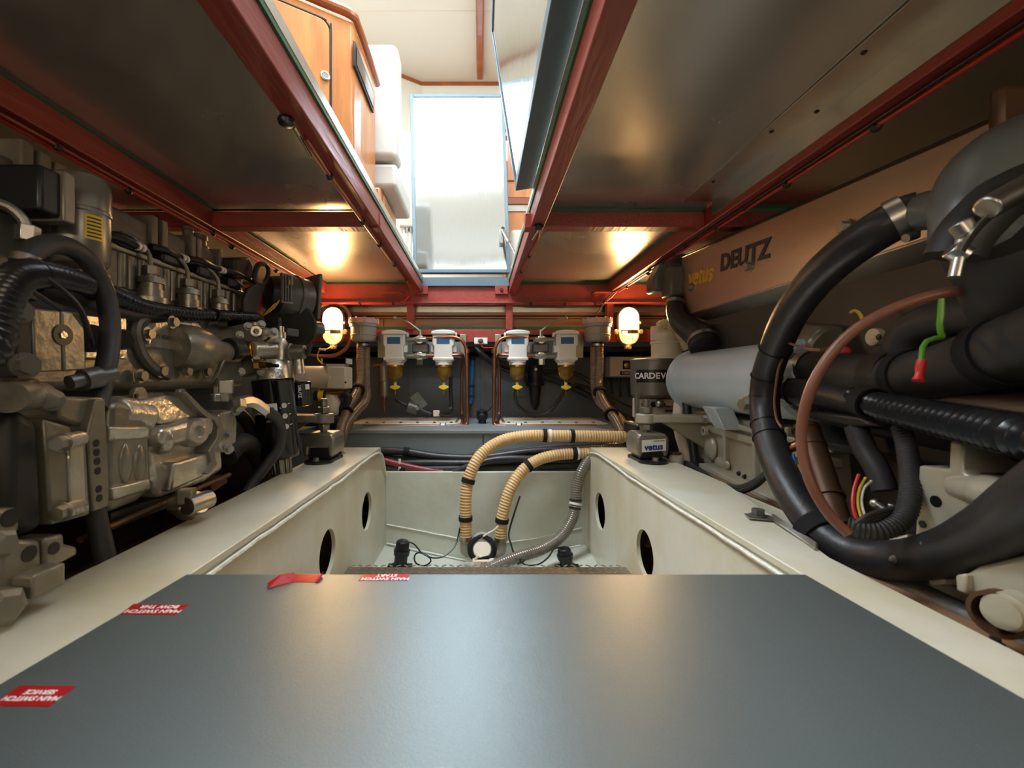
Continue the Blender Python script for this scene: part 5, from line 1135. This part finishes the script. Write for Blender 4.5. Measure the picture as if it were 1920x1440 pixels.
cable('black_hose', 'thick black hose curving down behind the hydraulic pump', 'rubber2', .030, [S(425, 855, -.72), S(452, 830, -.72), S(478, 845, -.73), S(490, 875, -.74), S(488, 905, -.75)], 'hose', n=14)
cable('black_hose', 'thinner black hose passing behind the left oil filter', 'rubber2', .02, [S(440, 770, -.76), S(462, 790, -.76), S(478, 825, -.76), S(492, 850, -.76)], 'hose', n=12)
cable('thin_wire', 'thin black strap falling from the loom over the left pump block', 'black', .004, [S(58, 505, -.66), S(100, 530, -.655), S(140, 565, -.65), S(158, 595, -.65), S(170, 635, -.66), S(172, 650, -.68)], 'wire', n=6)
cable('thin_wire', 'thin black cable running back across the pump block top', 'black', .0035, [S(62, 547, -.66), S(90, 565, -.66), S(115, 582, -.66)], 'wire', n=6)
# ------------------------------------------------------------------ right engine
R = thing('marine_engine', 'beige diesel engine along the right side behind black hoses', 'engine', (.95, 1.2, -.42))
B().box((.92, .05, -.36), (1.3, 1.85, .26)).build('block', 'innards', R, .01)
# charge air cover with lettering
XC = .88
top = [(1278, 480), (1745, 275), (1925, 196)]
face = [S(1278, 482, XC), V(XC, 1.915, .28), V(XC, .66, .28), S(1960, 180, XC), S(1745, 277, XC)]
cvp = B().prism(face, (.16, 0, 0)).build('cover_plate', 'plate', R, .004)
B().prism([V(XC, 1.915, .28), V(XC, .66, .28), V(XC+.05, .66, .238), V(XC+.05, 1.915, .238)], (.004, 0, .004)).box((XC+.05, 1.915, .238), (XC+.16, .66, .242)).build('cover_fold', 'alu_strip', R, .003)
B().prism([S(1281, 478, XC)+V(.006, 0, .004), S(1960, 176, XC)+V(.006, 0, .004), S(1960, 176, XC)+V(.16, 0, .004), S(1281, 478, XC)+V(.16, 0, .004)], (0, 0, -.012)).build('cover_top', 'dark', R, .003)
xd = (S(1437, 485, XC)-S(1286, 528, XC)); xd.x = 0
l0 = S(1312, 517, XC-.001); text('vetus', .098, l0, xd, (0, .05, 1), 'gold', cvp, .0012, shear=.25, bold=.002, spacing=.95)
l1_ = S(1393, 482, XC-.001); text('DEUTZ', .082, l1_, xd, (0, .05, 1), 'ink', cvp, .0016, bold=.003, spacing=1.06)
for px, py in ((1298, 538), (1407, 500), (1588, 426)): bolt(S(px, py, XC), (-1, 0, 0), .014, cvp, 'steel', h=.02)
# grey coolant header with rubber connector
B().prism([A(1226, 545, 1.98), A(1226, 520, 1.98), A(1240, 492, 1.98), A(1262, 474, 1.98), A(1338, 472, 1.98), A(1338, 500, 1.98), A(1285, 510, 1.98), A(1283, 548, 1.98)], (0, .10, 0)).build('coolant_header', 'eng_d', R, .014, 3)
B().box(A(1258, 552, 1.90), A(1280, 508, 2.0)).build('header_leg', 'eng_d', R, .006)
B().cyl(A(1266, 545, 1.93), A(1266, 562, 1.93), .030, n=22).build('header_neck', 'eng_d', R)
# heat exchanger
hx0, hx1, hr, hX = 1.14, 1.78, .112, .875
hxo = B().lathe(V(hX, hx1, .004), (0, -1, 0), [(0, 0), (0, hr*.9), (.012, hr+.012), (.03, hr+.014), (.034, hr), (hx1-hx0, hr*.99), (hx1-hx0+.01, hr*.9), (hx1-hx0+.012, 0)], 40).build('heat_exchanger', 'hx', R)
for a in range(6):
    g = math.radians(20+60*a); bolt(V(hX+math.cos(g)*hr*1.02, hx1-.012, .004+math.sin(g)*hr*1.02), (0, -1, 0), .006, hxo, 'steel_d')
B().prism([V(.76, 1.42, -.085), V(.76, 1.50, -.085), V(.80, 1.49, -.16), V(.80, 1.43, -.16)], (.06, 0, 0)).build('foot', 'hx', hxo, .003)
bolt(V(.755, 1.46, -.125), (-1, 0, 0), .012, R, 'steel')
bolt(S(1402, 758, .735), (-1, -.2, 0), .016, R, 'steel', h=.022)
for px, py, X in ((1482, 690, .80), (1478, 733, .80)):
    B().cyl(S(px-10, py, X), S(px+30, py+3, X), .036, n=22).build('port', 'hx', hxo, .003)
# crankcase casting under it: ribs, bosses, sump flange
sp([(1288, 765), (1300, 775), (1420, 790), (1545, 830), (1560, 985), (1470, 950), (1325, 872), (1300, 850), (1296, 800)], .86, .10, 'crankcase', 'engr', R, .006)
B().prism([S(1325, 797, .845), S(1560, 862, .845), S(1560, 878, .845), S(1325, 810, .845)], (.03, 0, 0)).build('rib', 'engr', R, .004)
B().prism([S(1326, 782, .84), S(1560, 838, .84), S(1560, 850, .84), S(1326, 792, .84)], (.03, 0, 0)).build('rib', 'engr', R, .004)
for px in (1353, 1408, 1470): B().prism([S(px, 800, .842), S(px+5, 800, .842), S(px+7, 905, .842), S(px+1, 905, .842)], (.03, 0, 0)).build('rib', 'engr', R, .004)
B().ring(S(1324, 808, .83), (-1, 0, 0), .017, .009, .012, 22).build('plug_boss', 'engr', R)
B().cyl(S(1324, 808, .835), S(1324, 808, .829), .010, n=16).build('plug', 'dark', R)
B().ball(S(1333, 840, .85), .05, (.35, .7, .9)).build('casting_dome', 'engr', R)
B().ball(S(1354, 868, .85), .04, (.3, 1.2, .5)).build('casting_dome', 'engr', R)
B().cyl(S(1305, 795, .845), S(1305, 795, .845)+V(.03, 0, 0), .02, n=18).build('boss', 'engr', R, .004)
B().prism([S(1310, 868, .80), S(1600, 1010, .80), S(1600, 1020, .80), S(1310, 877, .80)], (.12, 0, 0)).build('sump_flange', 'engr', R, .002)
B().prism([S(1310, 880, .79), S(1600, 1024, .79), S(1600, 1040, .79), S(1310, 890, .79)], (.16, 0, 0)).build('sump_gasket', 'plywood', R, .002)
for px, py in ((1317, 863), (1386, 888), (1397, 894), (1478, 935)): bolt(S(px, py, .835), (-1, 0, .2), .006, R, 'dark')
# turbo elbow, clamp and black sleeve
tb = A(1842, 330, .62)
B().tube([A(1828, 436, .60), A(1834, 400, .60), A(1846, 362, .61), A(1878, 328, .62), A(1930, 305, .64), A(2010, 295, .66), V(1.1, .68, .33)], [.046, .058, .068, .072, .073, .073, .073], 30).ball(A(1828, 432, .60), .047).build('charge_elbow', 'turbo', R)
B().tube([A(1790, 385, .64), A(1728, 397, .715)], .030, 20, smooth=False).build('elbow_spout', 'turbo', R)
sl = [A(1905, 500, .56), A(1960, 540, .54)]
B().tube([A(1788, 482, .57), A(1806, 445, .565), A(1838, 408, .56), A(1880, 372, .56), A(1960, 335, .56)], .030, 16).build('black_sleeve', 'rubber2', R)
B().lathe(A(1885, 425, .575), V(.7, .25, -.62), [(0, .062), (.01, .068), (.18, .080), (.18, 0)], 32).build('intake_sleeve', 'rubber2', R)
cl = [A(1800, 475, .53), A(1822, 440, .525), A(1858, 402, .52), A(1900, 370, .52), A(1960, 340, .52)]
B().tube(cl, .012, 8, flat=.35).build('clamp_band', 'steel', R)
B().cyl(A(1800, 418, .535), A(1818, 440, .53), .012, n=14).build('clamp_trunnion', 'steel', R, .002)
B().cyl(A(1808, 430, .535), A(1802, 472, .535), .007, n=12).build('clamp_bolt', 'steel', R)
B().cyl(A(1782, 466, .54), A(1812, 482, .535), .0115, n=14).build('clamp_trunnion', 'steel', R, .002)
B().cyl(A(1800, 476, .535), A(1790, 520, .535), .0065, n=12).build('clamp_bolt', 'steel', R)
B().cyl(A(1848, 392, .512), A(1950, 335, .512), .014, n=16).build('clamp_pin', 'steel', R, .003)
B().box(A(1874, 240, .68), A(1960, 172, .70)).build('flange_lug', 'bronze', R, .012)
# parts glimpsed between the hoses
B().cyl(S(1648, 632, .86), S(1648, 632, .86)-V(.014, 0, 0), .0185, n=22).cyl(S(1648, 632, .86)-V(.014, 0, 0), S(1648, 632, .86)-V(.015, 0, 0), .0065, n=12).build('brass_boss', 'cover', R, .002)
B().cyl(S(1648, 632, .843), S(1648, 632, .843)-V(.001, 0, 0), .0068, n=14).build('boss_bore', 'black', R)
B().cyl(S(1470, 640, .90), S(1560, 655, .9), .06, n=22).build('turbo_body', 'eng', R, .01)
B().tube([S(1595, 586, .87), S(1605, 582, .87), S(1615, 592, .87), S(1618, 604, .87)], .004, 6).build('yellow_lead', 'wireyel', R)
B().ball(S(1580, 660, .86), .02, (.6, 1.2, .7)).build('red_cap', 'wirered', R)
B().prism([S(1375, 605, .93), S(1380, 605, .93), S(1388, 655, .93), S(1378, 655, .93)], (.01, 0, 0)).build('steel_pipe', 'steel_d', R)
B().lathe(S(1655, 705, .80), (-.2, -1, 0), [(0, 0), (0, .05), (.05, .05), (.05, 0)], 20).build('dark_pump', 'dark', R)
# starter / bronze wrapped pipe
bp = [S(1510, 800, .76), S(1525, 845, .75), S(1545, 905, .735), S(1565, 965, .72), S(1580, 1020, .71)]
B().tube(bp, [.027, .027, .026, .025, .024], 16).build('wrapped_pipe', 'bronze', R)
for f in (.04, .20, .64, .86): band(bp, f, .0272, .006, 'pipe_band', 'bronze', R)
B().cyl(S(1470, 845, .72), S(1505, 830, .75), .011, n=14).build('copper_stub', 'copper', R)
B().cyl(S(1464, 842, .715), S(1474, 842, .72), .014, n=16).build('copper_cap', 'copper', R, .002)
ch = B()
for k in range(9):
    f = k/8; px = 1474+26*f; py = 850+38*math.sin(PI*f)+4*f
    ch.tube([S(px, py-4, .70), S(px+3, py, .70), S(px, py+5, .70), S(px-3, py, .70)], .0013, 5, closed=True)
ch.build('chain', 'brass', R)
B().cyl(S(1487, 852, .70), S(1492, 872, .70), .003).build('blue_tag', 'bluehose', R)
B().box((.80, .70, -.16), (1.0, 1.05, .02)).build('starter_body', 'black', R, .02)
B().cyl(V(.80, .55, -.05), V(.86, 1.02, -.05), .075, n=24).build('starter_motor', 'black', R, .01)
# beige gearbox plates at the near end
sp([(1722, 872), (1778, 880), (1780, 826), (1806, 832), (1804, 885), (1842, 905), (1840, 1000), (1730, 1090), (1712, 1060)], .70, .10, 'gearbox_plate', 'engr', R, .004)
for px, py, r in ((1755, 940, .0088), (1730, 983, .006)): B().cyl(S(px, py, .6998), S(px, py, .6998)-V(.0008, 0, 0), r, n=18).build('bolt_hole', 'black', R)
B().cyl(S(1800, 912, .715), S(1850, 922, .70), .020, n=20).cyl(S(1848, 922, .70), S(1950, 950, .68), .024, n=20).cyl(S(1950, 950, .68), V(.95, .50, -.15), .024, n=20).build('cross_shaft', 'engr', R, .002)
B().box(S(1800, 905, .72)+V(0, -.03, .0), S(1800, 880, .72)+V(.06, .03, 0)).build('shaft_block', 'eng_d', R, .004)
sp([(1788, 1085), (1830, 1060), (1960, 1030), (1960, 1210), (1865, 1165), (1838, 1125), (1812, 1118), (1790, 1110)], .655, .36, 'bell_housing', 'engr', R, .008)
sp([(1735, 1085), (1768, 1080), (1770, 1095), (1745, 1098)], .68, .04, 'foot_block', 'engr', R, .003)
sp([(1790, 1078), (1810, 1075), (1812, 1115), (1792, 1108)], .645, .02, 'foot_block', 'engr', R, .003)
B().lathe(S(1885, 1148, .63), V(-1, -.3, 0), [(-.05, .022), (0, .022), (.004, .019), (.010, .018), (.012, .012), (.012, 0)], 26).build('shaft_cap', 'engr', R)
B().ring(S(1885, 1148, .645), V(-1, -.3, 0), .027, .022, .02, 26).build('cap_ring', 'bronze', R)
B().prism([S(1630, 1020, .72), S(1700, 1000, .72), S(1705, 1060, .72), S(1640, 1060, .72)], (.05, 0, 0)).build('terminal_block', 'engr', R, .006)
B().ball(S(1642, 945, .72), .010, (1, 1, 1)).cyl(S(1645, 945, .72), S(1700, 985, .70), .006).build('bolt_end', 'steel', R)
for k in range(2): B().obox(S(1672+k*14, 955+k*14, .70), (.014, .01, .02), (1, 1, 0)).build('cable_lug', 'steel', R, .002)
# wood board beside the bed
t = thing('bilge_board', 'brown plywood board lying beside the right engine bed', 'board', (.72, .6, -.36))
B().prism([V(.655, .95, -.335), V(.62, .35, -.335), V(.80, .30, -.335), V(.76, .95, -.335)], (0, 0, -.014)).build('board', 'plywood', t, .002)
bolt(V(.66, .56, -.335), (0, 0, 1), .006, t, 'dark')
cable('bilge_pipe', 'grey pipe lying under the big black hose at right', 'eng_d', .02, [V(.70, .95, -.34), V(.70, .7, -.34), V(.715, .45, -.35), V(.73, .30, -.36)], 'pipe', n=12)
# ---- hoses on the right
BH = [A(1722, 398, 0.72), A(1690, 408, 0.735), A(1640, 436, 0.76), A(1580, 478, 0.81), A(1525, 530, 0.88), A(1482, 590, 0.96), A(1455, 650, 1.04), A(1437, 710, 1.1), A(1434, 770, 1.1), A(1446, 835, 1.04), A(1472, 900, 0.96), A(1510, 962, 0.89), A(1556, 1012, 0.835), A(1615, 1043, 0.785), A(1690, 1052, 0.72), A(1775, 1036, 0.64), A(1860, 995, 0.565), A(1945, 935, 0.5)]
t = thing('coolant_hose', 'big black rubber hose looping from the grey elbow down over the right bed', 'hose', BH[13])
B().tube(BH+[V(.628, .435, -.072), V(.66, .37, -.02), V(.80, .31, .0), V(1.0, .30, .0)], .0335, 24, step=.008).build('hose', 'rubber', t)
band(BH, .018, .0345, .022, 'hose_clamp', 'steel', t, 28); band(BH, .68, .0350, .028, 'velcro_strap', 'velcro', t, 28, thick=.004)
for f in (.30, .365, .405, .46, .492): band(BH, f, .0340, .003, 'cable_tie', 'black', t, 24)
B().cyl(A(1698, 447, .70), A(1718, 440, .70), .007).build('clamp_screw', 'steel', t)
m_sc = mat('scuff_paint', lin(150, 140, 136), .7, nscale=70, col2=lin(60, 58, 58))
for i_, (px, py, Y, s_) in enumerate(((1688, 1052, .690, .012), (1746, 1022, .640, .010))):
    P = A(px, py, Y); B().ball(P+V(0, .006, 0), s_, (1, .5, .6), 10).build('scuff', m_sc, t)
UH = [S(1484, 688, .80), S(1540, 692, .81), S(1600, 700, .80), S(1660, 706, .79), S(1720, 704, .77), S(1790, 690, .75), S(1870, 665, .72), S(1960, 635, .70), S(2200, 560, .66)]
t = thing('coolant_hose', 'upper thick black hose running from the heat exchanger to the right edge', 'hose', UH[0])
B().tube(UH+[V(.72, .26, .085), V(.84, .20, .07), V(1.0, .2, .06)], [.036, .041, .043, .044, .045, .046, .046, .046, .046], 24, step=.01).build('hose', 'rubber2', t)
band(UH, .06, .039, .018, 'hose_clamp', 'steel', t, 28)
P_ = path(UH, .004)
band(UH, .47, .0435, .026, 'velcro_strap', 'velcro', t, 28, thick=.004); band(UH, .735, .0450, .028, 'velcro_strap', 'velcro', t, 28, thick=.004)
LH = [S(1478, 732, .79), S(1530, 735, .79), S(1590, 748, .79), S(1650, 765, .79), S(1720, 775, .80)]
t = thing('coolant_hose', 'lower black hose from the heat exchanger running under the upper one', 'hose', LH[0])
B().tube(LH, [.035, .036, .034, .032, .032], 20).build('hose', 'rubber', t); band(LH, .08, .038, .016, 'hose_clamp', 'steel', t, 24)
B().tube([LH[-2], LH[-1], V(.86, .62, -.06), V(.98, .55, -.06)], .031, 20).build('hose_end', 'rubber', t)
t = thing('flat_duct', 'flattened black moulding below the lower coolant hose', 'duct', S(1560, 790, .76))
B().prism([S(1500, 768, .76), S(1560, 775, .75), S(1610, 782, .74), S(1650, 800, .74), S(1590, 800, .74), S(1500, 782, .76)], (.08, 0, 0)).build('duct', 'black', t, .006, 3)
KH = [V(1.0, .42, .11), V(.86, .46, .10), S(1960, 590, .80), S(1880, 588, .79), S(1800, 592, .79), S(1740, 605, .80), S(1700, 635, .80), S(1690, 690, .80), S(1690, 730, .80)]
cable('intake_hose', 'matt black hose bending down from the right edge behind the upper coolant hose', 'rubber2', .033, KH, 'hose', n=20)
CL = [S(1600, 742, .72), S(1640, 758, .70), S(1700, 772, .69), S(1760, 785, .68), S(1830, 800, .665), S(1900, 815, .65), S(1970, 830, .64)]
t = thing('corrugated_loom', 'thick corrugated black loom at the right edge under the coolant hoses', 'loom', CL[0])
B().tube(CL+[V(.66, .40, -.075), V(.78, .30, -.08), V(1.0, .28, -.08)], [.015, .0235, .024, .024, .024, .024, .024, .024, .024], 16, rib=(.0130, .11)).build('loom', 'loomblack', t)
band(CL, .16, .0255, .03, 'velcro_strap', 'velcro', t, 20, thick=.004)
cable('brown_cable', 'brown cable arching from the cover past the hoses to the bed', 'brown', .0078, [A(2000, 560, .62), A(1880, 546, .62), A(1800, 546, .62), A(1740, 556, .63), A(1660, 585, .65), A(1595, 625, .67), A(1550, 675, .68), A(1518, 735, .69), A(1504, 795, .70), A(1505, 850, .70), A(1522, 910, .69), A(1555, 965, .68), A(1590, 1000, .67)], 'cable', n=12)
cable('brown_cable', 'thin brown capillary wire beside the big hose', 'brown', .003, [A(1478, 640, 1.0), A(1470, 665, 1.02), A(1460, 690, 1.03), A(1455, 720, 1.04), A(1452, 755, 1.04), A(1456, 785, 1.03), A(1466, 802, 1.0)], 'wire', n=6)
cable('brown_cable', 'thin brown wire from the big hose to the right', 'brown', .003, [A(1478, 643, .99), A(1500, 650, .92), A(1530, 656, .82), A(1555, 653, .83), A(1575, 645, .83)], 'wire', n=6)
t = thing('earth_wire', 'green wire with a red crimp hanging over the upper hose', 'wire', A(1722, 716, .62))
B().tube([A(1765, 560, .62), A(1764, 590, .62), A(1762, 615, .62), A(1768, 632, .62)], .0038, 8).tube([A(1768, 632, .62), A(1745, 636, .62), A(1732, 645, .62), A(1728, 665, .615), A(1727, 682, .61)], .0033, 8).build('wire', 'wiregrn', t)
B().lathe(A(1728, 676, .61), A(1721, 717, .605)-A(1728, 676, .61), [(0, .0055), (.014, .0055), (.016, .0045), (.022, .0045), (.03, .007), (.03, 0)], 14).build('crimp', 'wirered', t)
for k, (m_, r_, dx) in enumerate((('wirered', .0026, 0), ('wireyel', .0022, 11), ('wireyel', .0022, 20))):
    cable('loose_wire', ('red wire', 'yellow wire', 'pale yellow wire')[k]+(' leftmost', ' in the middle', ' rightmost')[k]+' of the three rising from the right loom', m_ if k < 2 else 'cover', r_, [A(1610+dx*1.2, 890+k*6, .74), A(1602+dx*.9, 915, .73), A(1599+dx*.8, 940, .72), A(1603+dx*.9, 965, .71), A(1613+dx*.7, 985, .70)], 'wire', n=8)
cable('braided_loom', 'black braided loom looping under the right terminals', 'rubber2', .014, [A(1590, 985, .70), A(1615, 992, .69), A(1650, 995, .68), A(1685, 980, .68), A(1703, 950, .69), A(1707, 900, .71), A(1700, 840, .74), A(1690, 800, .76)], 'loom', rib=(.006, .05), n=12)
for k in range(3): cable('black_lead', ('upper', 'middle', 'lower')[k]+' black lead joining the right terminal block to the loom', 'rubber2', .004, [A(1600, 985+k*4, .69), A(1625, 968+k*6, .685), A(1655, 958+k*6, .69), A(1685, 952+k*7, .70)], 'wire', n=8)
cable('black_loom', 'black loom dropping from the flat duct to the starter', 'rubber2', .02, [S(1605, 800, .76), S(1620, 840, .76), S(1645, 880, .76), S(1660, 920, .76)], 'loom', n=12)
# earth strap on the bed
t = thing('earth_strap', 'braided metal earth strap bolted to the right engine bed', 'strap', Hh(1422, 975, -.30))
a = Hh(1424, 972, -.30)
B().obox(a+V(.0, 0, .003), (.05, .035, .003), (1, -.3, 0)).build('lug', 'steel_d', t, .001)
bolt(a+V(0, .005, .004), (0, 0, 1), .013, t, 'eng_d', h=.016)
for k in range(6):
    o = V(.004*k, .005*k, 0); B().tube([a+V(.02, -.01, .003)+o, Hh(1465, 985, -.296)+o, Hh(1505, 1012, -.299)+o, Hh(1530, 1030, -.299)+o], .0028, 6).build('strand', 'steel_d', t)
# black leads along the bed
for k in range(2): cable('bed_cable', ('upper', 'lower')[k]+' black cable sagging along the outer edge of the right bed', 'rubber2', .010, [A(1286, 868, 1.66), A(1300, 874+k*5, 1.6), A(1322, 890+k*5, 1.5), A(1350, 908+k*5, 1.4), A(1385, 915+k*5, 1.28), A(1415, 905+k*4, 1.2), A(1440, 885, 1.12), A(1460, 860, 1.05)], 'cable', n=10)
cable('cream_hose', 'cream hose dropping behind the right mount', 'cover', .024, [A(1276, 750, 1.78), A(1273, 780, 1.78), A(1276, 810, 1.76), A(1284, 840, 1.74), A(1292, 868, 1.72)], 'hose', n=14)
cable('black_hose', 'black hose dropping beside the cream hose at right', 'rubber', .016, [A(1287, 755, 1.74), A(1290, 790, 1.72), A(1297, 825, 1.7), A(1303, 868, 1.68)], 'hose', n=12)
# rubber connector from header to exchanger
CH = [A(1267, 560, 1.92), A(1266, 584, 1.90), A(1276, 604, 1.86), A(1298, 620, 1.80), A(1316, 634, 1.74), A(1322, 652, 1.70)]
t = thing('coolant_hose', 'short black moulded hose joining grey header and heat exchanger', 'hose', CH[-1])
B().tube(CH, [.034, .036, .042, .05, .055, .055], 20).build('hose', 'rubber', t)
band(CH, .06, .036, .016, 'hose_clamp', 'steel', t); band(CH, .90, .057, .018, 'hose_clamp', 'steel', t)
t = thing('brake_fluid_cap', 'white cap with red brown top beside the right mount', 'cap', A(1272, 868, 1.62))
B().lathe(A(1268, 866, 1.66), (0, 0, 1), [(-.05, .026), (.022, .026), (.022, .02), (.03, .02), (.03, 0)], 20).build('cap', 'white', t); B().cyl(A(1266, 852, 1.66), A(1266, 848, 1.66), .022).build('lid', 'bronze', t)
# CARDEV oil cleaner
cc = A(1225, 700, 2.0)
t = thing('oil_cleaner', 'grey centrifuge can lettered CARDEV with a cream top, behind the right mount', 'oil filter', V(cc.x, 2.0, -.2))
def zc2(py): return (VY-py)/F*1.9
cx = cc.x+.0
B().lathe(V(cx, 2.0, zc2(741)), (0, 0, 1), [(-.012, .085), (0, .098), (.15, .100), (.152, .104), (.16, .104), (.162, .09), (.162, 0)], 40).build('can', 'card', t)
B().lathe(V(cx+.06, 2.0, zc2(672)), (0, 0, 1), [(0, .09), (.012, .09), (.014, .066), (.07, .066), (.072, .07), (.082, .07), (.084, .05), (.12, .05), (.135, .03), (.135, 0)], 30).build('motor_top', 'offwhite', t)
B().box(V(cx-.082, 2.0-.104, zc2(720)), V(cx+.04, 2.0-.099, zc2(695)))
pl = B(); pl.b.free(); pl.b = bmesh.new()
wrap_label(V(cx, 2.0, 0), V(0, 0, -1), .1008, -zc2(693), -zc2(717), -66, 24, 'black', 'name_plate', t)
# lettering set round the can, one letter after the other
for k, chx in enumerate('CARDEV'):
    g = math.radians(-64+13.2*k); n_ = V(math.sin(g), -math.cos(g), 0)
    text(chx, .036, V(cx, 2.0, zc2(705))+n_*.1012, V(math.cos(g), math.sin(g), 0), (0, 0, 1), 'lettering', t, .0004, bold=.0010)
B().box(V(cx-.105, 1.93, zc2(795)), V(cx-.090, 1.95, zc2(738))).box(V(cx-.11, 1.90, zc2(795)), V(cx-.08, 2.05, zc2(800))).build('bracket_leg', 'steel', t, .003)
bolt(V(cx-.098, 1.93, zc2(742)), (0, -1, 0), .010, t)
B().box(V(cx-.08, 1.98, zc2(788)), V(cx+.09, 2.05, zc2(748))).build('base_block', 'offwhite', t, .006)
for k in range(3): bolt(V(cx-.05+.04*k, 1.975, zc2(760)), (0, -1, 0), .010, t, 'dark')
B().cyl(V(cx+.02, 1.93, zc2(767)), V(cx+.09, 1.93, zc2(768)), .014).ball(V(cx, 1.93, zc2(757)), .02).build('outlet', 'steel', t)
B().box(V(cx-.11, 1.92, -.44), V(cx+.12, 2.08, zc2(797))).build('shelf_bracket', 'dark', t, .004)
vh = [A(1236, 612, 2.02), A(1246, 607, 2.02), A(1258, 609, 2.0), A(1270, 620, 1.96), A(1280, 634, 1.93), A(1290, 655, 1.92)]
t = thing('vent_hose', 'cream corrugated hose arching from the oil cleaner top', 'hose', vh[-1])
B().tube(vh, .021, 14, rib=(.009, .10)).build('hose', 'offwhite', t)
B().cyl(A(1232, 640, 2.02), A(1232, 612, 2.02), .028, n=18).build('elbow', 'offwhite', t, .006)
